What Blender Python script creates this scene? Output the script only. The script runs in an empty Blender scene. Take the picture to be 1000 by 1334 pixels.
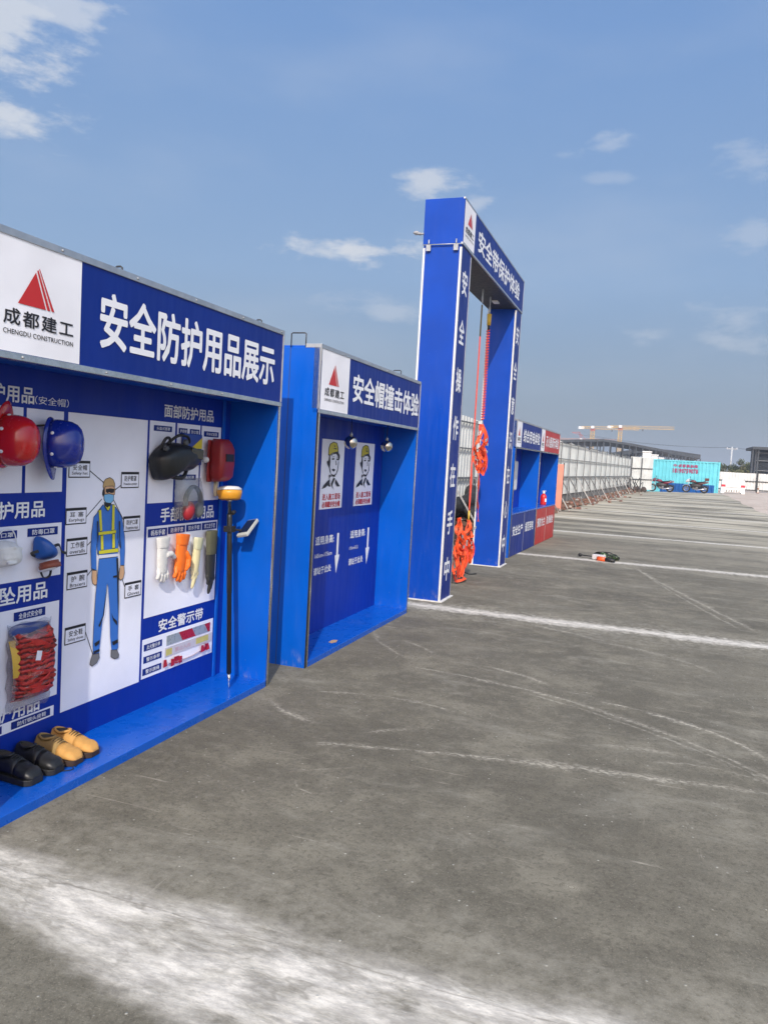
import bpy, bmesh, math, random
from mathutils import Vector, Matrix, noise as mnoise
random.seed(7)
R = math.radians
SC = bpy.context.scene
COL = SC.collection

# ------------------------------------------------------------------ camera, sky, sun, exposure
cd = bpy.data.cameras.new('camera'); cam = bpy.data.objects.new('camera', cd); COL.objects.link(cam)
YAW, PITCH, ROLL, CAMZ = -0.32843, -0.06936, 0.05691, 1.6
_f = Vector((math.sin(YAW)*math.cos(PITCH), math.cos(YAW)*math.cos(PITCH), math.sin(PITCH)))
_r = Vector((math.cos(YAW), -math.sin(YAW), 0)); _u = _r.cross(_f)
_r2 = _r*math.cos(ROLL)+_u*math.sin(ROLL); _u2 = -_r*math.sin(ROLL)+_u*math.cos(ROLL)
cam.matrix_world = Matrix(((_r2.x, _u2.x, -_f.x, 0), (_r2.y, _u2.y, -_f.y, 0), (_r2.z, _u2.z, -_f.z, CAMZ), (0, 0, 0, 1)))
cd.sensor_fit = 'HORIZONTAL'; cd.sensor_width = 36; cd.lens = 36.115
cd.clip_start = 0.05; cd.clip_end = 5000
SC.camera = cam

SUN_EL = R(36.3)
SUN_FROM = Vector((0.165, -0.52, 0)).normalized()
sl = bpy.data.lights.new('sun', 'SUN'); sl.energy = 3.0; sl.angle = R(0.53); sl.color = (1.0, 0.95, 0.87)
sun = bpy.data.objects.new('sun', sl); COL.objects.link(sun)
sd = Vector((SUN_FROM.x*math.cos(SUN_EL), SUN_FROM.y*math.cos(SUN_EL), math.sin(SUN_EL)))
sun.rotation_euler = sd.to_track_quat('Z', 'Y').to_euler(); sun.location = (5, -15, 20)

SC.view_settings.view_transform = 'Standard'; SC.view_settings.look = 'None'
SC.view_settings.gamma = 1; SC.view_settings.exposure = 0.45; SC.view_settings.use_curve_mapping = False
SC.cycles.max_bounces = 8

W = bpy.data.worlds.new('World'); SC.world = W; W.use_nodes = True
def world():
    nt = W.node_tree; ns = nt.nodes; ns.clear(); L = nt.links.new
    def n(t, **k):
        x = ns.new(t)
        for a, b in k.items(): setattr(x, a, b)
        return x
    def ma(op, a, b=None, c=None):
        x = n('ShaderNodeMath', operation=op)
        for i, v in enumerate((a, b, c)):
            if v is None: continue
            if isinstance(v, (int, float)): x.inputs[i].default_value = v
            else: L(v, x.inputs[i])
        return x.outputs[0]
    out = n('ShaderNodeOutputWorld'); bg = n('ShaderNodeBackground'); bg.inputs[1].default_value = 0.10
    sky = n('ShaderNodeTexSky', sky_type='NISHITA', sun_disc=False)
    sky.sun_elevation = SUN_EL; sky.sun_rotation = math.atan2(SUN_FROM.x, SUN_FROM.y)
    sky.air_density = 1.0; sky.dust_density = 2.0; sky.ozone_density = 1.5
    tc = n('ShaderNodeTexCoord'); nrm = n('ShaderNodeVectorMath', operation='NORMALIZE'); L(tc.outputs['Generated'], nrm.inputs[0])
    sp = n('ShaderNodeSeparateXYZ'); L(nrm.outputs[0], sp.inputs[0])
    el = ma('ARCSINE', sp.outputs[2]); az = ma('ARCTAN2', sp.outputs[0], sp.outputs[1])
    # soft grey-blue smog towards the horizon, deeper blue overhead
    cr = n('ShaderNodeValToRGB'); L(ma('MULTIPLY', ma('MAXIMUM', el, 0), 1/0.9), cr.inputs[0])
    e = cr.color_ramp.elements
    e[0].position = 0.0; e[0].color = (SKY[0][0], SKY[0][1], SKY[0][2], 1)
    e[1].position = 1.0; e[1].color = (*SKY[-1], 1)
    for p, c in zip((0.07, 0.25, 0.55), SKY[1:4]):
        q = e.new(p); q.color = (*c, 1)
    sc = n('ShaderNodeVectorMath', operation='SCALE'); L(cr.outputs[0], sc.inputs[0]); sc.inputs['Scale'].default_value = SKYMUL
    mx = n('ShaderNodeMix', data_type='RGBA'); mx.inputs[0].default_value = 0.8
    L(sky.outputs[0], mx.inputs[6]); L(sc.outputs[0], mx.inputs[7])
    # clouds
    ns1 = n('ShaderNodeTexNoise'); ns1.inputs['Scale'].default_value = 13; ns1.inputs['Detail'].default_value = 9; ns1.inputs['Roughness'].default_value = 0.62
    mp = n('ShaderNodeMapping'); mp.inputs['Scale'].default_value = (1, 1, 2.6); L(nrm.outputs[0], mp.inputs[0]); L(mp.outputs[0], ns1.inputs[0])
    nf = ma('MULTIPLY', ma('SUBTRACT', ns1.outputs[0], 0.5), 4.6)
    tot = None
    for (a, el0, wa, we, st) in CLOUDS:
        da = ma('DIVIDE', ma('SUBTRACT', az, a), wa); de = ma('DIVIDE', ma('SUBTRACT', el, el0), we)
        ee = ma('SQRT', ma('ADD', ma('MULTIPLY', da, da), ma('MULTIPLY', de, de)))
        v = ma('SUBTRACT', ma('ADD', 1.0, nf), ee)
        mr = n('ShaderNodeMapRange', interpolation_type='SMOOTHSTEP'); L(v, mr.inputs[0]); mr.inputs[1].default_value = -0.15; mr.inputs[2].default_value = 1.0
        v = ma('MULTIPLY', mr.outputs[0], st)
        tot = v if tot is None else ma('MAXIMUM', tot, v)
    # thin veil everywhere
    ns2 = n('ShaderNodeTexNoise'); ns2.inputs['Scale'].default_value = 3.2; ns2.inputs['Detail'].default_value = 6
    mp2 = n('ShaderNodeMapping'); mp2.inputs['Scale'].default_value = (1, 1, 3); mp2.inputs['Location'].default_value = (3, 1, 0); L(nrm.outputs[0], mp2.inputs[0]); L(mp2.outputs[0], ns2.inputs[0])
    mr = n('ShaderNodeMapRange', interpolation_type='SMOOTHSTEP'); L(ns2.outputs[0], mr.inputs[0]); mr.inputs[1].default_value = 0.45; mr.inputs[2].default_value = 0.8; mr.inputs[4].default_value = 0.15
    tot = ma('MAXIMUM', tot, mr.outputs[0])
    cm = n('ShaderNodeMix', data_type='RGBA'); L(tot, cm.inputs[0]); L(mx.outputs[2], cm.inputs[6])
    cm.inputs[7].default_value = (CLOUDC[0]*SKYMUL, CLOUDC[1]*SKYMUL, CLOUDC[2]*SKYMUL, 1)
    # sky round the sun boosted and warmed, added to fill the shaded booths
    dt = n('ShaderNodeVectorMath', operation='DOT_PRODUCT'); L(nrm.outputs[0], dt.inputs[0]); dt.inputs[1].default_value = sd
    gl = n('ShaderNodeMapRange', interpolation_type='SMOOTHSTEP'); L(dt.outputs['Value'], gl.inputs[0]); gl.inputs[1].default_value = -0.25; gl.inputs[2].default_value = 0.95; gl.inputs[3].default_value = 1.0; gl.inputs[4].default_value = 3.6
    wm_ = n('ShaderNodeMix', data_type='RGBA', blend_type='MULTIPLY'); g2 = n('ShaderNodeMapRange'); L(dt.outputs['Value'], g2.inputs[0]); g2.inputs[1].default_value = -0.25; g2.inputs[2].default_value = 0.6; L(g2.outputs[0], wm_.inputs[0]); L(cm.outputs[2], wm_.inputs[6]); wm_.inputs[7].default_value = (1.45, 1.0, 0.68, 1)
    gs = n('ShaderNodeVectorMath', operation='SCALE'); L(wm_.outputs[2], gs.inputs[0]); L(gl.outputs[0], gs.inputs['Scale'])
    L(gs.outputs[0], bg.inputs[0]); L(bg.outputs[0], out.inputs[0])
# horizon -> zenith, scene-linear radiance before exposure
SKY = [(0.150, 0.190, 0.235), (0.152, 0.210, 0.285), (0.205, 0.332, 0.535), (0.150, 0.292, 0.575), (0.11, 0.23, 0.52)]
SKYMUL = 8.6
CLOUDC = (0.60, 0.63, 0.68)
CLOUDS = [(-0.8023, 0.4122, 0.0763, 0.0663, 0.80), (-0.7487, 0.4589, 0.0673, 0.0284, 0.65), (-0.7969, 0.3454, 0.0610, 0.0246, 0.85), (-0.3688, 0.2565, 0.0942, 0.0161, 0.95), (-0.4200, 0.2494, 0.0359, 0.0123, 0.70), (-0.2910, 0.3353, 0.0449, 0.0189, 0.72), (-0.2393, 0.3156, 0.0269, 0.0142, 0.50), (-0.0760, 0.3810, 0.0305, 0.0133, 0.42), (-0.1299, 0.3699, 0.0269, 0.0095, 0.28), (-0.3382, 0.1869, 0.0628, 0.0133, 0.38), (0.0868, 0.3518, 0.0404, 0.0170, 0.30), (0.0990, 0.2791, 0.0494, 0.0227, 0.30), (0.0920, 0.1731, 0.0808, 0.0265, 0.36), (-0.0682, 0.3424, 0.0494, 0.0085, 0.22), (-0.3732, 0.1978, 0.0808, 0.0114, 0.25)]
world()

# ------------------------------------------------------------------ materials
def srgb(r, g, b):
    f = lambda c: (c/255/12.92) if c/255 <= 0.04045 else ((c/255+0.055)/1.055)**2.4
    return (f(r), f(g), f(b))
MATS = {}
class NT:
    def __init__(s, name):
        s.m = bpy.data.materials.new(name); s.m.use_nodes = True; s.nt = s.m.node_tree; s.nt.nodes.clear()
        s.out = s.n('ShaderNodeOutputMaterial'); s.b = s.n('ShaderNodeBsdfPrincipled'); s.l(s.b.outputs[0], s.out.inputs[0])
    def n(s, t, **k):
        x = s.nt.nodes.new(t)
        for a, b in k.items(): setattr(x, a, b)
        return x
    def l(s, a, b): s.nt.links.new(a, b)
    def put(s, sock, v):
        if isinstance(v, (int, float)): sock.default_value = v
        elif isinstance(v, tuple): sock.default_value = (*v, 1) if len(v) == 3 and sock.type == 'RGBA' else v
        else: s.l(v, sock)
    def ma(s, op, a, b=None, c=None, clamp=False):
        x = s.n('ShaderNodeMath', operation=op, use_clamp=clamp)
        for i, v in enumerate((a, b, c)):
            if v is not None: s.put(x.inputs[i], v)
        return x.outputs[0]
    def ss(s, v, a, b, o0=0.0, o1=1.0):
        x = s.n('ShaderNodeMapRange', interpolation_type='SMOOTHSTEP'); s.put(x.inputs[0], v)
        for i, q in ((1, a), (2, b), (3, o0), (4, o1)): s.put(x.inputs[i], q)
        return x.outputs[0]
    def noise(s, vec, scale, detail=4, rough=0.5, dist=0.0):
        x = s.n('ShaderNodeTexNoise'); s.l(vec, x.inputs[0])
        x.inputs['Scale'].default_value = scale; x.inputs['Detail'].default_value = detail; x.inputs['Roughness'].default_value = rough; x.inputs['Distortion'].default_value = dist
        return x.outputs[0]
    def map(s, vec, scale=(1, 1, 1), loc=(0, 0, 0), rot=(0, 0, 0)):
        x = s.n('ShaderNodeMapping'); s.l(vec, x.inputs[0]); x.inputs['Scale'].default_value = scale; x.inputs['Location'].default_value = loc; x.inputs['Rotation'].default_value = rot
        return x.outputs[0]
    def mix(s, f, a, b, mode='MIX'):
        x = s.n('ShaderNodeMix', data_type='RGBA', blend_type=mode); s.put(x.inputs[0], f); s.put(x.inputs[6], a); s.put(x.inputs[7], b)
        return x.outputs[2]
    def bump(s, h, strength=0.3, dist=0.01):
        x = s.n('ShaderNodeBump'); x.inputs['Strength'].default_value = strength; x.inputs['Distance'].default_value = dist; s.l(h, x.inputs['Height'])
        s.l(x.outputs[0], s.b.inputs['Normal'])
    def pos(s): return s.n('ShaderNodeNewGeometry').outputs['Position']
    def obj(s): return s.n('ShaderNodeTexCoord').outputs['Object']

def M(name, col, rough=0.5, metal=0.0, var=0.12, scale=3.0, bump=0.0, bscale=40, dirt=0.0, coat=0.0, spec=0.5):
    """painted / plastic / cloth surface with a little unevenness, wear and dust in it"""
    if name in MATS: return MATS[name]
    t = NT(name); p = t.obj()
    n1 = t.noise(p, scale, 5, 0.6); n2 = t.noise(p, scale*7, 4, 0.6)
    f = t.ma('ADD', t.ma('MULTIPLY', n1, 0.7), t.ma('MULTIPLY', n2, 0.3))
    lo = tuple(c*(1-var) for c in col); hi = tuple(min(1, c*(1+var)) for c in col)
    c = t.mix(t.ss(f, 0.3, 0.7), lo, hi)
    if dirt:
        d = t.ss(t.noise(t.map(p, (1, 1, 0.6)), scale*2.3, 7, 0.7), 0.5, 0.78, 0, dirt)
        c = t.mix(d, c, (0.35, 0.32, 0.28))
    t.put(t.b.inputs['Base Color'], c)
    t.put(t.b.inputs['Roughness'], t.ss(n2, 0.25, 0.75, max(0, rough-0.08), min(1, rough+0.08)))
    t.b.inputs['Metallic'].default_value = metal
    t.b.inputs['Specular IOR Level'].default_value = spec
    if coat: t.b.inputs['Coat Weight'].default_value = coat; t.b.inputs['Coat Roughness'].default_value = 0.1
    if bump: t.bump(t.noise(p, bscale, 3, 0.5), bump, 0.004)
    MATS[name] = t.m; return t.m

def sheet_mat(name, col, rough=0.32, wav=0.35, wscale=2.2, dirt=0.25, spec=0.25, splash=0.0):
    """painted sheet metal: slow oil-canning waves, scuffs and dust that settles as irregular smears"""
    t = NT(name); p = t.obj()
    n1 = t.noise(p, 1.7, 4); st = t.noise(t.map(p, (6, 6, 0.7)), 3, 6, 0.65); sc = t.noise(t.map(p, (1.2, 9, 9)), 5, 8, 0.75)
    c = t.mix(t.ss(n1, 0.3, 0.7), tuple(x*0.9 for x in col), tuple(min(1, x*1.08) for x in col))
    c = t.mix(t.ss(st, 0.56, 0.8, 0, dirt*0.3), c, (0.22, 0.25, 0.32))
    c = t.mix(t.ss(sc, 0.68, 0.80, 0, dirt), c, (0.42, 0.42, 0.42))
    # dried splashes along the foot of the sheet, and odd cement spots
    zz = t.n('ShaderNodeSeparateXYZ'); t.l(p, zz.inputs[0])
    sp_ = t.noise(t.map(p, (1, 1, 0.35)), 16, 7, 0.72)
    c = t.mix(t.ma('MULTIPLY', t.ss(zz.outputs[2], 0.16, 0.0), t.ss(sp_, 0.50, 0.70, 0, splash)), c, (0.34, 0.32, 0.29))
    c = t.mix(t.ss(t.noise(p, 38, 3, 0.6), 0.72, 0.76, 0, min(0.6, dirt*2)), c, (0.45, 0.45, 0.44))
    t.put(t.b.inputs['Base Color'], c)
    t.put(t.b.inputs['Roughness'], t.ss(st, 0.3, 0.75, rough-0.06, rough+0.16))
    t.b.inputs['Specular IOR Level'].default_value = spec
    t.bump(t.noise(p, wscale, 2, 0.4), wav, 0.02)
    return t.m

def clear_film(name, tint, alpha):
    t = NT(name); p = t.obj()
    tr = t.n('ShaderNodeBsdfTransparent'); gl = t.n('ShaderNodeBsdfGlossy'); gl.inputs['Roughness'].default_value = 0.18
    df = t.n('ShaderNodeBsdfTranslucent'); df.inputs[0].default_value = (*tint, 1)
    bp = t.n('ShaderNodeBump'); bp.inputs['Strength'].default_value = 0.9; bp.inputs['Distance'].default_value = 0.012
    t.l(t.noise(p, 24, 5, 0.65, 1.5), bp.inputs['Height']); t.l(bp.outputs[0], gl.inputs['Normal'])
    m1 = t.n('ShaderNodeMixShader'); t.put(m1.inputs[0], 0.45); t.l(df.outputs[0], m1.inputs[1]); t.l(gl.outputs[0], m1.inputs[2])
    m2 = t.n('ShaderNodeMixShader'); t.put(m2.inputs[0], alpha); t.l(tr.outputs[0], m2.inputs[1]); t.l(m1.outputs[0], m2.inputs[2])
    t.l(m2.outputs[0], t.out.inputs[0]); return t.m

BLUE = sheet_mat('booth blue sheet', (0.0002, 0.086, 0.47), 0.33, dirt=0.12, splash=0.45)

ARCHBLUE = sheet_mat('gate blue sheet', (0.001, 0.050, 0.36), 0.34, 0.6, 1.6, 0.10, splash=0.4)
NAVY = sheet_mat('navy print', (0.001, 0.021, 0.20), 0.45, 0.12, 2.0, 0.04)
BOARD = sheet_mat('navy back board', (0.001, 0.027, 0.31), 0.45, 0.3, 1.8, 0.0)
RED = sheet_mat('red print', (0.45, 0.022, 0.022), 0.4, 0.12, 2, 0.12)
WHITE = sheet_mat('white print', (0.84, 0.84, 0.88), 0.45, 0.2, 2.5, 0.03)
PAPER = sheet_mat('white poster', (0.82, 0.83, 0.92), 0.5, 0.35, 3.0, 0.0)
TXTW = M('white lettering', (0.78, 0.79, 0.82), 0.45, var=0.04)
TXTK = M('black lettering', (0.012, 0.012, 0.016), 0.5, var=0.05)
TXTR = M('red lettering', (0.55, 0.015, 0.02), 0.5, var=0.05)
DECK = M('booth blue deck', (0.0005, 0.088, 0.47), 0.30, var=0.07, scale=1.5, bump=0.05, bscale=5, dirt=0.10, spec=0.5)
ALU = M('aluminium trim', (0.52, 0.53, 0.54), 0.38, 0.85, 0.15, 5, dirt=0.35)
CHROME = M('stainless trim', (0.66, 0.66, 0.65), 0.16, 1.0, 0.12, 9, 0.25, 14, dirt=0.12)
TRIMW = M('white edge trim', (0.62, 0.62, 0.61), 0.4, dirt=0.3)
BLACK = M('black rubber', (0.012, 0.012, 0.013), 0.55, bump=0.1)
DKSTEEL = M('dark steel', (0.045, 0.048, 0.052), 0.55, 0.4, 0.3, 4, dirt=0.3)
GALV = M('galvanised steel', (0.42, 0.43, 0.44), 0.5, 0.7, 0.2, 6, dirt=0.3)
UNDER = M('dark soffit', (0.035, 0.042, 0.05), 0.6)

# ------------------------------------------------------------------ mesh helpers
class MB:
    def __init__(s): s.v = []; s.f = []; s.mi = []; s.sm = []
    def add(s, vs, fs, m=0, smooth=False):
        o = len(s.v); s.v += [tuple(v) for v in vs]
        for f in fs: s.f.append(tuple(i+o for i in f)); s.mi.append(m); s.sm.append(smooth)
    def box(s, x0, x1, y0, y1, z0, z1, m=0, mat=None):
        vs = [(x0,y0,z0),(x1,y0,z0),(x1,y1,z0),(x0,y1,z0),(x0,y0,z1),(x1,y0,z1),(x1,y1,z1),(x0,y1,z1)]
        if mat is not None: vs = [mat @ Vector(v) for v in vs]
        s.add(vs, [(0,3,2,1),(4,5,6,7),(0,1,5,4),(1,2,6,5),(2,3,7,6),(3,0,4,7)], m)
    def bar(s, a, b, w, d=None, m=0, up=(0, 0, 1)):
        a = Vector(a); b = Vector(b); d = d or w; t = (b-a); L = t.length
        if L < 1e-6: return
        t /= L; u = Vector(up)
        if abs(t.dot(u)) > 0.98: u = Vector((1, 0, 0))
        x = t.cross(u).normalized(); y = x.cross(t).normalized()
        vs = []
        for p in (a, b):
            for i, j in ((-1,-1),(1,-1),(1,1),(-1,1)): vs.append(p + x*(i*w/2) + y*(j*d/2))
        s.add(vs, [(0,1,2,3),(7,6,5,4),(0,4,5,1),(1,5,6,2),(2,6,7,3),(3,7,4,0)], m)
    def tube(s, pts, r, n=8, m=0, caps=True, flat=(1, 1), smooth=True):
        pts = [Vector(p) for p in pts]; k = len(pts)
        rs = r if isinstance(r, (list, tuple)) else [r]*k
        rings = []; ref = None
        for i, p in enumerate(pts):
            t = (pts[min(i+1, k-1)] - pts[max(i-1, 0)]).normalized()
            if ref is None:
                ref = Vector((0, 0, 1)) if abs(t.z) < 0.9 else Vector((1, 0, 0))
            x = t.cross(ref).normalized() if t.cross(ref).length > 1e-4 else Vector((1, 0, 0)); y = x.cross(t).normalized(); ref = y
            rings.append([p + x*(rs[i]*flat[0]*math.cos(2*math.pi*j/n)) + y*(rs[i]*flat[1]*math.sin(2*math.pi*j/n)) for j in range(n)])
        s.loft(rings, m, caps, smooth)
    def loft(s, rings, m=0, caps=True, smooth=True, closed=True):
        n = len(rings[0]); vs = [v for r in rings for v in r]; fs = []
        for i in range(len(rings)-1):
            for j in range(n if closed else n-1):
                fs.append((i*n+j, i*n+(j+1) % n, (i+1)*n+(j+1) % n, (i+1)*n+j))
        s.add(vs, fs, m, smooth)
        if caps and closed:
            o = len(s.v)-len(vs); s.f.append(tuple(o+j for j in range(n-1, -1, -1))); s.mi.append(m); s.sm.append(False)
            o2 = len(s.v)-n; s.f.append(tuple(o2+j for j in range(n))); s.mi.append(m); s.sm.append(False)
    def lathe(s, prof, n=24, m=0, mat=None, smooth=True, caps=True):
        rings = []
        for r, z in prof:
            ring = [Vector((r*math.cos(2*math.pi*j/n), r*math.sin(2*math.pi*j/n), z)) for j in range(n)]
            rings.append([mat @ v for v in ring] if mat is not None else ring)
        s.loft(rings, m, caps, smooth)
    def poly(s, pts, y, m=0):
        """flat print: (x, z) outline facing -Y"""
        a = sum(pts[i][0]*pts[(i+1) % len(pts)][1]-pts[(i+1) % len(pts)][0]*pts[i][1] for i in range(len(pts)))
        if a < 0: pts = pts[::-1]
        s.add([(x, y, z) for x, z in pts], [tuple(range(len(pts)))], m)
    def rect(s, x0, x1, z0, z1, y, m=0): s.poly([(x0, z0), (x1, z0), (x1, z1), (x0, z1)], y, m)
    def line(s, a, b, w, y, m=0):
        d = Vector((b[0]-a[0], b[1]-a[1])); d.normalize(); q = Vector((-d.y, d.x))*w/2
        s.poly([(a[0]+q.x, a[1]+q.y), (b[0]+q.x, b[1]+q.y), (b[0]-q.x, b[1]-q.y), (a[0]-q.x, a[1]-q.y)], y, m)
    def prism(s, pts, y0, y1, m=0):
        a = sum(pts[i][0]*pts[(i+1) % len(pts)][1]-pts[(i+1) % len(pts)][0]*pts[i][1] for i in range(len(pts)))
        if a < 0: pts = pts[::-1]
        n = len(pts); vs = [(x, y0, z) for x, z in pts]+[(x, y1, z) for x, z in pts]
        s.add(vs, [tuple(range(n)), tuple(range(2*n-1, n-1, -1))]+[(i, i+n, (i+1) % n+n, (i+1) % n) for i in range(n)], m)
    def inflate(s, pts, y0, depth, m=0, back=0.0, power=2.0, steps=7, centre=None, sx=0.0):
        """domed solid over a star-shaped (x, z) outline, bulging towards -Y"""
        P = [Vector((x, z)) for x, z in pts]
        dense = []
        for i in range(len(P)):
            for k in range(3):
                t = k/3; a, b, c, d = P[i-1], P[i], P[(i+1) % len(P)], P[(i+2) % len(P)]
                dense.append(0.5*((2*b)+(-a+c)*t+(2*a-5*b+4*c-d)*t*t+(-a+3*b-3*c+d)*t**3))
        P = dense; c = Vector(centre) if centre else sum(P, Vector((0, 0)))/len(P)
        rings = [[(p.x, y0+back, p.y) for p in P]]
        for i in range(steps+1):
            k = math.cos(i/steps*math.pi/2*0.985); h = depth*(1-k**power)**(1/power)
            rings.append([((c.x+(p.x-c.x)*k)+sx*h, y0-h, c.y+(p.y-c.y)*k) for p in P])
        if a_ccw(P): rings = [r[::-1] for r in rings]
        s.loft(rings, m, True, True)
    def ribbon(s, pts, w, th=0.003, m=0, side=None, tw=0.0):
        pts = catmull(pts, 6); k = len(pts); rings = []
        sd_ = Vector(side) if side else Vector((1, 0, 0))
        for i, p in enumerate(pts):
            t = (pts[min(i+1, k-1)]-pts[max(i-1, 0)]).normalized()
            x = (sd_ - t*sd_.dot(t))
            x = x.normalized() if x.length > 1e-3 else t.orthogonal().normalized()
            y = t.cross(x)
            if tw:
                a = tw*math.sin(i*0.7); x, y = x*math.cos(a)+y*math.sin(a), y*math.cos(a)-x*math.sin(a)
            rings.append([p+x*w/2+y*th/2, p-x*w/2+y*th/2, p-x*w/2-y*th/2, p+x*w/2-y*th/2])
        s.loft(rings, m, True, False)
    def ell(s, c, r, n=14, k=9, m=0, rot=None):
        rings = []
        for i in range(k):
            a = -math.pi/2+math.pi*(i+0.02)/(k-1+0.04)
            rings.append([Vector((r[0]*math.cos(a)*math.cos(2*math.pi*j/n), r[1]*math.cos(a)*math.sin(2*math.pi*j/n), r[2]*math.sin(a))) for j in range(n)])
        if rot is not None: rings = [[rot @ v for v in q] for q in rings]
        s.loft([[v+Vector(c) for v in q] for q in rings], m, True, True)
    def text(s, body, x0, x1, z0, z1, y, m=0, bold=0.02, track=1.0):
        vs, fs = glyphs(body, 0.0, track)
        ax = min(v[0] for v in vs); bx = max(v[0] for v in vs); az = min(v[1] for v in vs); bz = max(v[1] for v in vs)
        kx = (x1-x0)/(bx-ax+2*bold); kz = (z1-z0)/(bz-az+2*bold)
        offs = [(0, 0)] if bold < 0.006 else [(bold*math.cos(a), bold*math.sin(a)) for a in ([0.3, 2.4, 4.5] if bold < 0.016 else [i*math.pi/3 for i in range(6)])]
        for i, (dx, dz) in enumerate(offs):
            s.add([(x0+(v[0]-ax+bold+dx)*kx, y-0.00006*i, z0+(v[1]-az+bold+dz)*kz) for v in vs], fs, m)
    def build(s, name, mats, parent=None, bevel=0.0, rm=0.0, smooth_it=0, auto=None):
        me = bpy.data.meshes.new(name); me.from_pydata(s.v, [], s.f)
        for m in (mats if isinstance(mats, (list, tuple)) else [mats]): me.materials.append(m)
        me.polygons.foreach_set('material_index', s.mi); me.polygons.foreach_set('use_smooth', s.sm); me.update()
        o = bpy.data.objects.new(name, me); COL.objects.link(o)
        if parent: o.parent = parent
        if rm:
            q = o.modifiers.new('skin', 'REMESH'); q.mode = 'VOXEL'; q.voxel_size = rm; q.use_smooth_shade = True
            if smooth_it:
                w_ = o.modifiers.new('soft', 'SMOOTH'); w_.iterations = smooth_it; w_.factor = 0.5
        if bevel:
            q = o.modifiers.new('edge', 'BEVEL'); q.width = bevel; q.segments = 2; q.limit_method = 'ANGLE'; q.angle_limit = R(40)
        return o
def a_ccw(P):
    return sum(P[i].x*P[(i+1) % len(P)].y-P[(i+1) % len(P)].x*P[i].y for i in range(len(P))) > 0
def catmull(pts, n):
    P = [Vector(p) for p in pts]
    if len(P) < 3: return [P[0].lerp(P[-1], i/n) for i in range(n+1)]
    out = []
    for i in range(len(P)-1):
        a, b, c, d = P[max(i-1, 0)], P[i], P[i+1], P[min(i+2, len(P)-1)]
        for k in range(n):
            t = k/n; out.append(0.5*((2*b)+(-a+c)*t+(2*a-5*b+4*c-d)*t*t+(-a+3*b-3*c+d)*t**3))
    return out+[P[-1]]
_G = {}
_tc = bpy.data.curves.new('lettering_curve', 'FONT'); _to = bpy.data.objects.new('lettering_curve', _tc); COL.objects.link(_to)
_tc.resolution_u = 2
def glyphs(body, bold=0.02, track=1.0):
    k = (body, bold, track)
    if k not in _G:
        _tc.body = body; _tc.offset = bold; _tc.space_character = track
        dg = bpy.context.evaluated_depsgraph_get(); dg.update()
        me = bpy.data.meshes.new_from_object(_to.evaluated_get(dg))
        _G[k] = ([(v.co.x, v.co.y) for v in me.vertices], [tuple(p.vertices) for p in me.polygons]); bpy.data.meshes.remove(me)
    return _G[k]

def tag(o, label, cat, group=None, kind=None):
    if label: o['label'] = label
    if cat: o['category'] = cat
    if group: o['group'] = group
    if kind: o['kind'] = kind
    return o
def thing(name, label, cat, loc=(0, 0, 0), rz=0.0, group=None):
    o = bpy.data.objects.new(name, None); o.empty_display_size = 0.1; COL.objects.link(o); o.location = loc; o.rotation_euler = (0, 0, rz)
    return tag(o, label, cat, group)
def dup(root, loc, rz, label=None):
    c = root.copy(); COL.objects.link(c); c.location = loc; c.rotation_euler = (0, 0, rz)
    if label: c['label'] = label
    for ch in list(root.children):
        d = ch.copy(); COL.objects.link(d); d.parent = c
        for g in list(ch.children):
            h = g.copy(); COL.objects.link(h); h.parent = d
    return c
class Frame:
    """row frame of a booth: s along the row, d into it, z up"""
    def __init__(f, x, y, a): f.x, f.y, f.a = x, y, a; f.rz = math.pi/2-a
    def at(f, s, d, z=0.0): return (f.x+s*math.sin(f.a)-d*math.cos(f.a), f.y+s*math.cos(f.a)+d*math.sin(f.a), z)
B1 = Frame(-2.3564, 4.6600, 0.0179); B2 = Frame(-2.3181, 5.1770, 0.0126); AR = Frame(-2.1482, 8.4391, 0.0090); B3 = Frame(-2.2002, 13.2501, 0.0368)

# ------------------------------------------------------------------ ground
def sstep(a, b, x):
    t = min(1, max(0, (x-a)/(b-a))); return t*t*(3-2*t)
def gz(x, y):
    return sstep(36, 66, y)*min(0.62, max(0.12, 0.2+0.035*x))
def grid(name, xs, ys, zf, mat, keep=None):
    me = bpy.data.meshes.new(name); nx = len(xs); vs = [(x, y, zf(x, y)) for y in ys for x in xs]; fs = []
    for j in range(len(ys)-1):
        for i in range(nx-1):
            if keep is None or keep((xs[i]+xs[i+1])/2, (ys[j]+ys[j+1])/2): fs.append((j*nx+i, j*nx+i+1, (j+1)*nx+i+1, (j+1)*nx+i))
    me.from_pydata(vs, [], fs); me.materials.append(mat); me.polygons.foreach_set('use_smooth', [True]*len(fs)); me.update()
    o = bpy.data.objects.new(name, me); COL.objects.link(o); o['kind'] = 'structure'; return o

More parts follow.
